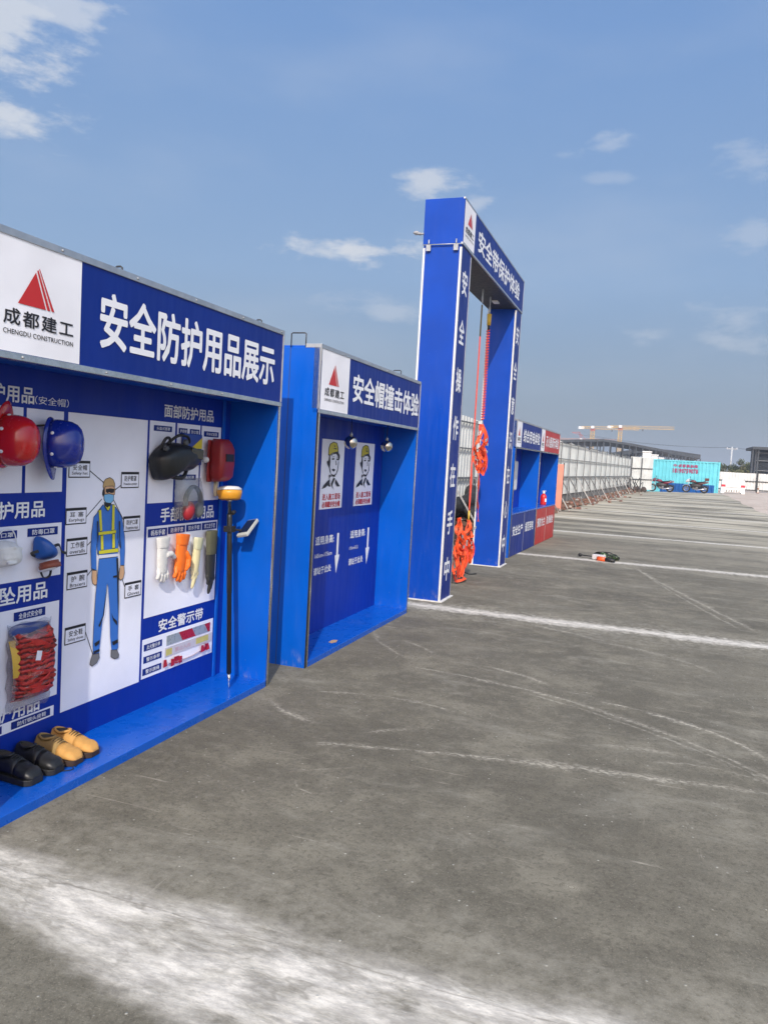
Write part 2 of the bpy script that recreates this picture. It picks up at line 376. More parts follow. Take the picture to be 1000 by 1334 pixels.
def concrete():
    t = NT('yard concrete'); p = t.pos()
    sp = t.n('ShaderNodeSeparateXYZ'); t.l(p, sp.inputs[0]); X, Y = sp.outputs[0], sp.outputs[1]
    big = t.noise(p, 0.42, 5, 0.62); mid = t.noise(p, 2.3, 8, 0.66); fine = t.noise(p, 48, 5, 0.72); grit = t.noise(p, 170, 3, 0.6); med = t.noise(t.map(p, loc=(5, 8, 0)), 9, 9, 0.74)
    c = t.mix(t.ss(big, 0.30, 0.70), (0.088, 0.090, 0.086), (0.132, 0.136, 0.131))
    c = t.mix(t.ss(med, 0.46, 0.66, 0, 0.55), c, (0.180, 0.186, 0.184))
    c = t.mix(t.ss(mid, 0.46, 0.68, 0, 0.75), c, (0.185, 0.192, 0.188))
    c = t.mix(t.ss(t.noise(t.map(p, loc=(7, 3, 0)), 0.8, 5, 0.6), 0.48, 0.72, 0, 0.6), c, (0.072, 0.073, 0.070))
    c = t.mix(t.ss(fine, 0.52, 0.34, 0, 0.55), c, (0.058, 0.058, 0.055))
    c = t.mix(t.ss(grit, 0.56, 0.72, 0, 0.55), c, (0.235, 0.24, 0.235))
    c = t.mix(t.ss(grit, 0.43, 0.28, 0, 0.55), c, (0.045, 0.045, 0.043))
    # swept dust, drawn out across the slab
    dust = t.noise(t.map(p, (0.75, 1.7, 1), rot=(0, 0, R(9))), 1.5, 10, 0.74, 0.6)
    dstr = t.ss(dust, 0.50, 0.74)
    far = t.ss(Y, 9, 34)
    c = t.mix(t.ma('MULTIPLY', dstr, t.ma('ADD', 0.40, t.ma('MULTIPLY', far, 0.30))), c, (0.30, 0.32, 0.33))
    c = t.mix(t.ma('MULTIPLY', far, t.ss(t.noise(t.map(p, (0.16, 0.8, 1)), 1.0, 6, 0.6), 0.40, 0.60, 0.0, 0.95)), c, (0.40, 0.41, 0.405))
    # hand-sized scuffs and trowel swirls
    vo = t.n('ShaderNodeTexVoronoi', feature='F1'); t.l(p, vo.inputs['Vector']); vo.inputs['Scale'].default_value = 4.2
    sw = t.ma('ABSOLUTE', t.ma('SINE', t.ma('MULTIPLY', vo.outputs['Distance'], 120)))
    swm = t.ma('MULTIPLY', t.ss(sw, 0.55, 1.0), t.ma('MULTIPLY', t.ss(vo.outputs['Distance'], 0.22, 0.06), t.ss(mid, 0.5, 0.66)))
    c = t.mix(t.ma('MULTIPLY', swm, 0.55), c, (0.30, 0.31, 0.31))
    scr = t.noise(t.map(p, (1.4, 26, 1), rot=(0, 0, R(-14))), 1.0, 6, 0.7, 0.4)
    c = t.mix(t.ma('MULTIPLY', t.ss(scr, 0.62, 0.72), t.ss(mid, 0.40, 0.58, 0, 0.8)), c, (0.34, 0.35, 0.36))
    scr2 = t.noise(t.map(p, (19, 1.6, 1), (4, 2, 0), (0, 0, R(24))), 1.0, 6, 0.7, 0.5)
    c = t.mix(t.ma('MULTIPLY', t.ss(scr2, 0.64, 0.74), t.ss(big, 0.42, 0.60, 0, 0.7)), c, (0.34, 0.35, 0.36))
    # chalky tyre arcs
    wob = t.noise(p, 3.0, 4, 0.6); brk = t.noise(t.map(p, loc=(9, 4, 0)), 4.5, 6, 0.75); brk2 = t.noise(t.map(p, (1.0, 1.8, 1), (3, 4, 0)), 30, 5, 0.7)
    for (cx, cy, r, x0, x1, w, st, sg) in ARCS:
        dx = t.ma('SUBTRACT', X, cx); dy = t.ma('SUBTRACT', Y, cy)
        d = t.ma('ABSOLUTE', t.ma('ADD', t.ma('SUBTRACT', t.ma('SQRT', t.ma('ADD', t.ma('MULTIPLY', dx, dx), t.ma('MULTIPLY', dy, dy))), r), t.ma('MULTIPLY', t.ma('SUBTRACT', wob, 0.5), 0.09)))
        wv_ = t.ma('MULTIPLY', t.ss(wob, 0.3, 0.7, 0.4, 1.7), w)
        mk = t.ma('MAXIMUM', t.ma('MULTIPLY', t.ss(d, wv_, 0.0), t.ss(brk2, 0.46, 0.60, 0.12, 0.75)), t.ma('MULTIPLY', t.ss(d, t.ma('MULTIPLY', wv_, 0.36), t.ma('MULTIPLY', wv_, 0.12)), t.ss(brk2, 0.42, 0.58, 0.08, 1.0)))
        mk = t.ma('MULTIPLY', mk, t.ss(t.ma('MULTIPLY', dy, sg), 0.0, 0.05))
        mk = t.ma('MULTIPLY', mk, t.ma('MULTIPLY', t.ss(X, x0-0.10, x0+0.10), t.ss(X, x1+0.10, x1-0.10)))
        mk = t.ma('MULTIPLY', mk, t.ss(brk, 0.32, 0.60, 0.12, st*0.72))
        c = t.mix(mk, c, (0.46, 0.48, 0.50))
    # saw-cut joints every 6 m, silted up with pale cement dust
    jn = t.noise(t.map(p, (0.55, 1.2, 1)), 1.7, 9, 0.74); jn2 = t.noise(p, 14, 6, 0.7)
    m6 = t.ma('SUBTRACT', t.ma('FLOORED_MODULO', t.ma('ADD', t.ma('SUBTRACT', Y, 2.12), 3.0), 6.0), 3.0)
    wv = t.ma('ADD', m6, t.ma('MULTIPLY', t.ma('SUBTRACT', jn, 0.5), 0.22))
    ad = t.ma('ABSOLUTE', wv)
    wid = t.ma('ADD', 0.24, t.ma('MULTIPLY', far, 0.05))
    wid = t.ma('MULTIPLY', wid, t.ss(jn, 0.2, 0.75, 0.6, 1.6))
    jm = t.ma('SUBTRACT', 1.0, t.ma('DIVIDE', ad, wid), clamp=True)
    jm = t.ss(t.ma('ADD', jm, t.ma('MULTIPLY', t.ma('SUBTRACT', jn2, 0.5), 1.5)), 0.15, 1.05)
    farj = t.ss(Y, 4.0, 5.0); jm = t.ma('MULTIPLY', jm, farj)
    halo = t.ma('MULTIPLY', t.ma('MULTIPLY', farj, t.ss(ad, t.ma('MULTIPLY', wid, 3.0), 0.0)), t.ss(jn2, 0.36, 0.72, 0, 0.6))
    # the nearest joint: a broad fan of spilt cement between the cut and a slanting wheel track
    wb2 = t.ma('MULTIPLY', t.ma('SUBTRACT', t.noise(t.map(p, (0.7, 1.0, 1), (2, 5, 0)), 2.4, 10, 0.72), 0.5), 0.30)
    yy = t.ma('ADD', Y, wb2)
    slant = t.ma('SUBTRACT', 1.98, t.ma('MULTIPLY', t.ma('ADD', X, 2.03), 0.235))
    upm = t.ss(yy, 2.34, 2.17); lom = t.ss(t.ma('SUBTRACT', yy, slant), -0.05, 0.06)
    ridge = t.ma('MULTIPLY', t.ss(t.ma('ABSOLUTE', t.ma('SUBTRACT', t.ma('ADD', Y, t.ma('MULTIPLY', wb2, 0.25)), t.ma('ADD', slant, 0.03))), 0.035, 0.0), 0.55)
    swp = t.noise(t.map(p, (1.1, 3.2, 1), rot=(0, 0, R(-6))), 2.4, 12, 0.74, 0.4)
    dirty = t.ss(t.noise(t.map(p, (0.9, 2.6, 1), (1, 7, 0), (0, 0, R(-12))), 2.2, 6, 0.66), 0.40, 0.60)
    fan = t.ma('MULTIPLY', t.ma('MULTIPLY', upm, lom), t.ma('ADD', t.ma('MULTIPLY', t.ss(swp, 0.30, 0.58), 0.66), t.ma('MULTIPLY', dirty, 0.38)))
    nearj = t.ss(Y, 3.6, 3.2)
    jm = t.ma('MAXIMUM', jm, t.ma('MULTIPLY', nearj, t.ma('MAXIMUM', fan, ridge)), clamp=True)
    halo = t.ma('MAXIMUM', halo, t.ma('MULTIPLY', nearj, t.ma('MULTIPLY', t.ss(yy, 2.75, 2.25), t.ma('MULTIPLY', lom, t.ss(jn2, 0.30, 0.75, 0, 0.5)))))
    c = t.mix(halo, c, (0.30, 0.315, 0.325))
    jc = t.mix(t.ss(t.noise(t.map(p, (1.5, 4, 1)), 4.5, 8, 0.75), 0.34, 0.68), (0.34, 0.36, 0.41), (0.66, 0.70, 0.78))
    c = t.mix(t.ma('MULTIPLY', jm, 0.92), c, jc)
    worm = t.ma('ABSOLUTE', t.ma('SUBTRACT', t.noise(t.map(p, (0.8, 1.6, 1)), 1.6, 5, 0.6), 0.5))
    wet = t.ma('MULTIPLY', t.ma('MULTIPLY', nearj, fan), t.ma('MULTIPLY', t.ss(worm, 0.020, 0.0), t.ss(mid, 0.40, 0.55, 0, 0.7)))
    c = t.mix(wet, c, (0.14, 0.145, 0.15))
    cut = t.ma('ABSOLUTE', t.ma('ADD', t.ma('SUBTRACT', m6, t.ma('MULTIPLY', nearj, 0.07)), t.ma('MULTIPLY', t.ma('SUBTRACT', t.noise(p, 5, 3), 0.5), 0.03)))
    c = t.mix(t.ma('MULTIPLY', t.ss(cut, 0.006, 0.001), t.ss(jn2, 0.35, 0.6, 0.05, 0.45)), c, (0.12, 0.12, 0.12))
    # specks of cement and grit
    v2 = t.n('ShaderNodeTexVoronoi', feature='F1'); t.l(p, v2.inputs['Vector']); v2.inputs['Scale'].default_value = 26
    rnd = t.n('ShaderNodeSeparateColor'); t.l(v2.outputs['Color'], rnd.inputs[0])
    spk = t.ma('MULTIPLY', t.ss(v2.outputs['Distance'], t.ma('MULTIPLY', t.ss(rnd.outputs[0], 0.62, 1.0), 0.20), 0.0), t.ss(rnd.outputs[0], 0.62, 0.66))
    c = t.mix(t.ma('MULTIPLY', spk, 0.8), c, (0.42, 0.46, 0.50))
    c = t.mix(1.0, c, (1.20, 1.06, 0.82), 'MULTIPLY')
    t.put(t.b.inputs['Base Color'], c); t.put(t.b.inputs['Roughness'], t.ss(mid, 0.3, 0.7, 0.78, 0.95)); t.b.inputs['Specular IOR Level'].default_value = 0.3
    h = t.ma('ADD', t.ma('MULTIPLY', fine, 0.5), t.ma('ADD', t.ma('MULTIPLY', grit, 0.35), t.ma('ADD', t.ma('MULTIPLY', mid, 0.9), t.ma('ADD', t.ma('MULTIPLY', jm, 0.8), spk))))
    t.bump(h, 0.55, 0.004)
    return t.m
def circ(a, b, c):
    ax, ay = a; bx, by = b; cx, cy = c
    d = 2*(ax*(by-cy)+bx*(cy-ay)+cx*(ay-by))
    ux = ((ax*ax+ay*ay)*(by-cy)+(bx*bx+by*by)*(cy-ay)+(cx*cx+cy*cy)*(ay-by))/d
    uy = ((ax*ax+ay*ay)*(cx-bx)+(bx*bx+by*by)*(ax-cx)+(cx*cx+cy*cy)*(bx-ax))/d
    return ux, uy, math.hypot(ax-ux, ay-uy)
ARCS = []
for a, b, c, w, st in [((-0.08, 13.39), (0.67, 10.6), (1.15, 9.0), 0.07, 0.9), ((-0.02, 13.2), (0.55, 10.6), (1.0, 9.0), 0.03, 0.8), ((-0.3, 14.9), (0.8, 13.6), (2.4, 12.9), 0.05, 0.6),
    ((-1.57, 5.64), (-0.37, 5.35), (0.73, 4.52), 0.045, 0.80),
    ((-0.67, 5.39), (0.12, 4.97), (0.72, 4.46), 0.025, 0.60),
    ((-0.16, 5.46), (0.38, 5.24), (0.77, 4.83), 0.050, 1.00),
    ((-1.63, 3.86), (-0.37, 4.15), (0.69, 4.28), 0.050, 0.75),
    ((0.18, 4.48), (0.46, 4.52), (0.71, 4.44), 0.030, 0.60),
    ((-1.98, 4.72), (-1.52, 4.83), (-1.09, 4.76), 0.040, 0.80),
    ((-2.16, 4.36), (-1.98, 4.22), (-1.78, 4.15), 0.050, 0.80),
    ((-1.40, 4.19), (-1.32, 4.26), (-1.23, 4.33), 0.030, 0.80),
    ((-1.55, 3.50), (-1.44, 3.56), (-1.35, 3.63), 0.020, 0.60),
    ((-2.31, 6.66), (-2.00, 6.15), (-1.74, 5.90), 0.050, 0.70),
    ((-1.90, 6.43), (-1.75, 6.30), (-1.59, 6.15), 0.040, 0.70),
    ((-1.09, 5.96), (-0.86, 5.89), (-0.62, 5.74), 0.040, 0.90),
    ((-0.99, 7.80), (-0.73, 7.69), (-0.44, 7.56), 0.060, 0.90),
    ((-0.36, 7.41), (0.21, 7.19), (0.62, 6.75), 0.070, 0.50),
    ((-1.51, 3.36), (-1.43, 3.28), (-1.35, 3.28), 0.020, 0.70),
    ((-0.12, 4.60), (0.06, 4.65), (0.27, 4.64), 0.050, 0.50),
    ((-0.49, 4.18), (-0.10, 4.21), (0.23, 4.20), 0.060, 0.45)]:
    ARCS.append((*circ(a, b, c), min(a[0], c[0]), max(a[0], c[0]), w, st, 1 if b[1] > circ(a, b, c)[1] else -1))

def earth(name, c1, c2, c3, sc=1.0):
    t = NT(name); p = t.pos()
    n1 = t.noise(p, 0.6*sc, 6, 0.65); n2 = t.noise(p, 6*sc, 8, 0.7); n3 = t.noise(p, 40*sc, 4, 0.6)
    c = t.mix(t.ss(n1, 0.35, 0.68), c1, c2); c = t.mix(t.ss(n2, 0.5, 0.75, 0, 0.8), c, c3); c = t.mix(t.ss(n3, 0.55, 0.8, 0, 0.4), c, tuple(x*0.5 for x in c1))
    t.put(t.b.inputs['Base Color'], c); t.b.inputs['Roughness'].default_value = 0.95; t.b.inputs['Specular IOR Level'].default_value = 0.2
    t.bump(t.ma('ADD', n2, n3), 0.8, 0.03); return t.m
EARTH = earth('bare earth', (0.44, 0.36, 0.29), (0.54, 0.46, 0.39), (0.60, 0.55, 0.50))
DIRT = earth('red dirt', (0.15, 0.075, 0.045), (0.23, 0.13, 0.085), (0.33, 0.27, 0.22), 2)

def spread(a, b, n): return [a+(b-a)*i/n for i in range(n+1)]
ys = [-1500, -400, -100, -30, 0, 20, 36]+spread(38, 66, 14)+[68, 72, 80, 95, 130, 180, 260, 400, 700, 1500, 3200]
xs = [-2000, -700, -250, -90, -40, -20]+spread(-12, 16, 14)+[20, 30, 50, 100, 250, 700, 2000]
grid('ground', xs, ys, lambda x, y: gz(x, y)-0.03, EARTH)
yk = lambda x, y: True
xr = lambda y: 40 if y < 30 else 5.15 + (0.35 if y > 55 else 0) + max(0, (38-y))*4.0
def yard_z(x, y): return gz(x, y)
me_x = spread(-3.2, 40, 36); ysy = [-12, 0, 10, 20, 30]+spread(34, 63, 29)
# concrete yard: one sheet whose left edge follows the dirt strip and whose right edge runs off to the far corner
def yard():
    vs = []; fs = []; n = 10
    for y in ysy:
        xl = -3.3 if y < 30 else -3.3+(y-30)*0.052
        x1 = 45 if y < 30 else max(5.3, 45-(y-30)*5.0)
        if 38 < y: x1 = 5.25+0.1*math.sin(y)
        for i in range(n+1):
            x = xl+(x1-xl)*i/n; vs.append((x, y, gz(x, y)+0.004))
    for j in range(len(ysy)-1):
        for i in range(n):
            a = j*(n+1)+i; fs.append((a, a+1, a+n+2, a+n+1))
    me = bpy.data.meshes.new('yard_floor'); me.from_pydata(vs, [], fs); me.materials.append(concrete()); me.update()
    o = bpy.data.objects.new('yard_floor', me); COL.objects.link(o); o['kind'] = 'structure'
yard()

# strip of red dirt and rubble banked against the fence
def fence_x(y): return -3.6+(y-33)*0.0724
def bank_z(x, y):
    u = (x-fence_x(y))/1.1
    return 0.005+gz(x, y)+0.22*max(0, 1-abs(u-0.1))*(0.6+0.8*mnoise.noise(Vector((x*2.5, y*1.3, 0))))+0.06*max(0, 1.2-u)*mnoise.noise(Vector((x*7, y*5, 2)))-0.02*sstep(0.8, 1.15, u)
def bank():
    vs = []; fs = []; n = 10; Y = spread(6, 63.5, 150)
    for y in Y:
        x0 = fence_x(y)-0.5; x1 = (-3.02 if y < 30 else -3.02+(y-30)*0.05)+0.12*mnoise.noise(Vector((y*0.9, 0, 5)))
        x1 = max(x1, x0+1.0)
        for i in range(n+1):
            x = x0+(x1-x0)*i/n; vs.append((x, y, bank_z(x, y)-(0.03 if i == n else 0)))
    for j in range(len(Y)-1):
        for i in range(n):
            a = j*(n+1)+i; fs.append((a, a+1, a+n+2, a+n+1))
    me = bpy.data.meshes.new('dirt_bank'); me.from_pydata(vs, [], fs); me.materials.append(DIRT); me.polygons.foreach_set('use_smooth', [True]*len(fs)); me.update()
    o = bpy.data.objects.new('dirt_bank', me); COL.objects.link(o); o['kind'] = 'structure'
bank()
rb = MB()
for i in range(700):
    y = 8+54*random.random()**1.1; x = fence_x(y)+0.15+abs(random.gauss(0, 0.45)); s_ = random.uniform(0.02, 0.075)*(1.5 if random.random() < 0.1 else 1)
    rot = Matrix.Translation((x, y, bank_z(x, y)+s_*0.3)) @ Matrix.Rotation(random.uniform(0, 6), 4, 'Z') @ Matrix.Rotation(random.uniform(-.5, .5), 4, 'X')
    a, b, c = s_*random.uniform(.7, 1.6), s_*random.uniform(.6, 1.1), s_*random.uniform(.4, .9)
    j = lambda: random.uniform(0.6, 1.0)
    vs = [rot @ Vector((a*sx*j(), b*sy*j(), c*sz*j())) for sx, sy, sz in [(-1,-1,-1),(1,-1,-1),(1,1,-1),(-1,1,-1),(-1,-1,1),(1,-1,1),(1,1,1),(-1,1,1)]]
    rb.add(vs, [(0,3,2,1),(4,5,6,7),(0,1,5,4),(1,2,6,5),(2,3,7,6),(3,0,4,7)], random.choice([0, 0, 1, 2]))
o = rb.build('rubble', [M('broken brick', (0.21, 0.10, 0.075), 0.9, var=0.3), M('broken concrete', (0.34, 0.32, 0.29), 0.9, var=0.3), M('clod of earth', (0.16, 0.10, 0.07), 0.95, var=0.3)])
tag(o, 'loose brick rubble and clods scattered along the foot of the grey fence', 'rubble', kind='stuff')

# ------------------------------------------------------------------ display booths
def logo(mb, x0, x1, z0, z1, y, m):
    f = lambda P: [(x0+(x1-x0)*u, z0+(z1-z0)*v) for u, v in P]
    mb.poly(f([(0, 0), (0.76, 0), (0.46, 0.88)]), y, m)
    mb.poly(f([(0.49, 0.93), (0.525, 0.96), (0.885, 0), (0.80, 0)]), y, m)
    mb.poly(f([(0.545, 0.985), (0.56, 1.0), (1.0, 0), (0.925, 0)]), y, m)
LOGOS = lambda mb, a, b, y, o=0.0: (logo(mb, a+o+(b-a)*0.26, a+o+(b-a)*0.62, 2.128, 2.285, y, 0), mb.text('成都建工', a+o+(b-a)*0.13, a+o+(b-a)*0.83, 2.040, 2.105, y, 1, 0.018, 1.2),
                             mb.text('CHENGDU CONSTRUCTION', a+o+(b-a)*0.13, a+o+(b-a)*0.83, 2.003, 2.023, y, 1, 0.012, 1.05))
LRED = M('logo red', (0.50, 0.018, 0.018), 0.45, var=0.05)
H, HB = 2.405, 1.905
def sign(parent, s0, s1, w1, text, tx, field, letters=TXTW, shift=0.0):
    """boxed fascia: white logo panel + coloured field in an aluminium frame"""
    b = MB(); b.box(s0+0.012, s1-0.012, 0.0, 0.10, HB+0.012, H-0.012); fascia = b.build('fascia', field, parent)
    b = MB(); b.rect(s0+0.03, w1, HB+0.03, H-0.03, -0.002); b.build('logo_panel', WHITE, fascia)
    b = MB(); LOGOS(b, s0+0.03, w1, -0.004, shift); b.build('emblem', [LRED, TXTK], fascia)
    b = MB(); b.text(text, tx[0], tx[1], tx[2], tx[3], -0.003, 0, 0.026); b.build('lettering', letters, fascia)
    b = MB(); b.box(s0, s1, -0.006, 0.12, H-0.03, H, 0); b.box(s0, s0+0.012, -0.006, 0.05, HB+0.03, H-0.03, 0); b.box(s1-0.014, s1, -0.006, 0.05, HB+0.03, H-0.03, 0); b.build('top_trim', ALU, parent, 0.002)
    b = MB(); b.box(s0, s1, -0.007, 0.04, HB, HB+0.028); b.build('lower_trim', CHROME, parent, 0.002)
    for k in range(10):
        s = s0+(s1-s0)*((k//2)+0.5)/5
        b = MB(); b.lathe([(0.006, 0), (0.005, 0.004), (0.001, 0.005)], 8, 0, Matrix.Translation((s, -0.007, HB+0.014) if k % 2 else (s+0.2, -0.006, H-0.015)) @ Matrix.Rotation(R(90), 4, 'X')); b.build('screw_head', GALV, parent)
def carcass(parent, L, floor=0.048, out=0.46, ind=0.362, back=BOARD, left=True, right=True, z0=0.0):
    for nm, a, c, on in (('side_panel', 0.0, 0.042, left), ('side_panel', L-0.030, L, right)):
        if not on: continue
        b = MB(); b.box(a, c, 0.006, out, z0, H-0.03); o = b.build(nm, BLUE, parent, 0.002)
        q = MB(); q.box(a+(0.021 if a == 0 else 0.006), c, -0.002, 0.006, 0.0, HB, 0); q.build('edge_strip', CHROME, o, 0.001)
        if a == 0:
            q = MB(); q.box(a-0.0012, a, out*0.52, out*0.52+0.006, 0.0, H-0.03); q.build('panel_seam', M('seam sealant', (0.02, 0.05, 0.16), 0.6), o)
            q = MB(); q.box(a+0.001, 0.020, 0.0, 0.006, 0.0, HB-0.002, 0); q.build('edge_seal', BLACK, o)
            q = MB(); q.box(a+0.0, 0.020, -0.004, 0.006, HB+0.38, H-0.031, 0); q.build('corner_cap', TRIMW, o)
    b = MB(); b.box(0.042, L-0.030, ind, ind+0.03, floor, H-0.03); bk = b.build('back_panel', back, parent)
    b = MB(); b.box(0.042, L-0.030, 0.122, out, H-0.03, H-0.008); b.box(0.042, L-0.030, 0.10, ind, HB+0.02, HB+0.035); b.build('roof_panel', BLUE, parent)
    return bk
def floor_deck(parent, L, h=0.048, d=0.362):
    b = MB(); b.box(0.042, L-0.030, 0.0, d+0.05, 0.0, h); return b.build('floor_deck', DECK, parent, 0.003)
def eye(parent, s, d0, d1, h):
    b = MB(); b.tube([(s, d0, H-0.03), (s, d0, H+h), (s, d0+0.01, H+h+0.006), (s, d1-0.01, H+h+0.006), (s, d1, H+h), (s, d1, H-0.03)], 0.005, 6); b.build('lifting_eye', DKSTEEL, parent)

# ---- 1: protective equipment display; local s runs 0 .. 2.45, row coordinate = s - 2.45
L1 = 2.45
bx = thing('display_booth', 'open blue display booth of protective gear with white lettered fascia, nearest of the row', 'booth', B1.at(-L1, 0), B1.rz)
bk = carcass(bx, L1); floor_deck(bx, L1)
sign(bx, 0, L1, 0.564, '安全防护用品展示', (0.685, 2.335, 2.025, 2.285), NAVY, TXTW, 0.048)
eye(bx, 2.25, 0.06, 0.10, 0.03); eye(bx, 0.9, 0.06, 0.10, 0.03)
D1 = 0.362
u = lambda s: s+L1
# printed board: white fields, tags, titles
Y1, Y2, Y3 = D1-0.002, D1-0.004, D1-0.006
for s0, s1, z0, z1 in [(-2.31, -2.085, 1.345, 1.74), (-2.065, -1.83, 1.345, 1.74), (-1.81, -1.575, 1.345, 1.74), (-1.545, -0.919, 0.213, 1.741), (-0.9, -0.655, 1.262, 1.743), (-0.635, -0.388, 1.262, 1.743), (-0.372, -0.145, 1.262, 1.743),
                       (-0.896, -0.143, 0.584, 1.125), (-0.9, -0.147, 0.22, 0.457), (-2.31, -1.57, 0.93, 1.192), (-2.31, -1.572, 0.318, 0.80), (-2.31, -1.59, 0.215, 0.268)]:
    b = MB(); b.rect(u(s0), u(s1), z0, z1, Y1, 0); b.build('poster_field', PAPER, bk)
TAGS = [('头盔式面罩', -0.865, -0.69, 1.685, 1.718), ('护目镜', -0.622, -0.53, 1.68, 1.715), ('防尘镜', -0.505, -0.40, 1.675, 1.715), ('手持式面罩', -0.348, -0.175, 1.675, 1.71),
        ('帆布手套', -0.885, -0.70, 1.062, 1.110), ('防滑手套', -0.692, -0.516, 1.068, 1.112), ('防水手套', -0.504, -0.338, 1.07, 1.113), ('焊工皮手套', -0.328, -0.155, 1.068, 1.115),
        ('反光警示带', -0.885, -0.71, 0.385, 0.425), ('警示条带', -0.885, -0.71, 0.312, 0.352), ('警示旗绳', -0.89, -0.71, 0.24, 0.28),
        ('防尘口罩', -2.05, -1.852, 1.135, 1.172), ('防毒口罩', -1.79, -1.597, 1.135, 1.175), ('全身式安全带', -1.86, -1.665, 0.742, 0.784), ('防钉钢头皮鞋', -1.86, -1.615, 0.224, 0.260), ('绝缘鞋', -2.1, -1.915, 0.224, 0.260), ('防噪耳罩', -0.60, -0.42, 1.395, 1.43)]
for tx, s0, s1, z0, z1 in TAGS:
    b = MB(); w = (s1-s0); b.rect(u(s0), u(s1), z0, z1, Y2, 0); b.text(tx, u(s0)+w*0.14, u(s1)-w*0.12, z0+0.007, z1-0.007, Y3, 1, 0.012); b.build('caption_tag', [NAVY, TXTW], bk)
for tx, s0, s1, z0, z1, bo in [('头部防护用品', -2.275, -1.769, 1.758, 1.838, 0.022), ('（安全帽）', -1.765, -1.545, 1.762, 1.802, 0.005), ('面部防护用品', -0.772, -0.243, 1.770, 1.850, 0.022), ('手部防护用品', -0.772, -0.195, 1.143, 1.232, 0.024), ('安全警示带', -0.752, -0.275, 0.474, 0.553, 0.026),
                               ('呼吸防护用品', -2.25, -1.685, 1.225, 1.307, 0.022), ('高空防坠用品', -2.25, -1.655, 0.825, 0.912, 0.022), ('足部防护用品', -2.21, -1.687, 0.272, 0.36, 0.022)]:
    b = MB(); b.text(tx, u(s0), u(s1), z0, z1, Y2, 0, bo); b.build('lettering', TXTW, bk)
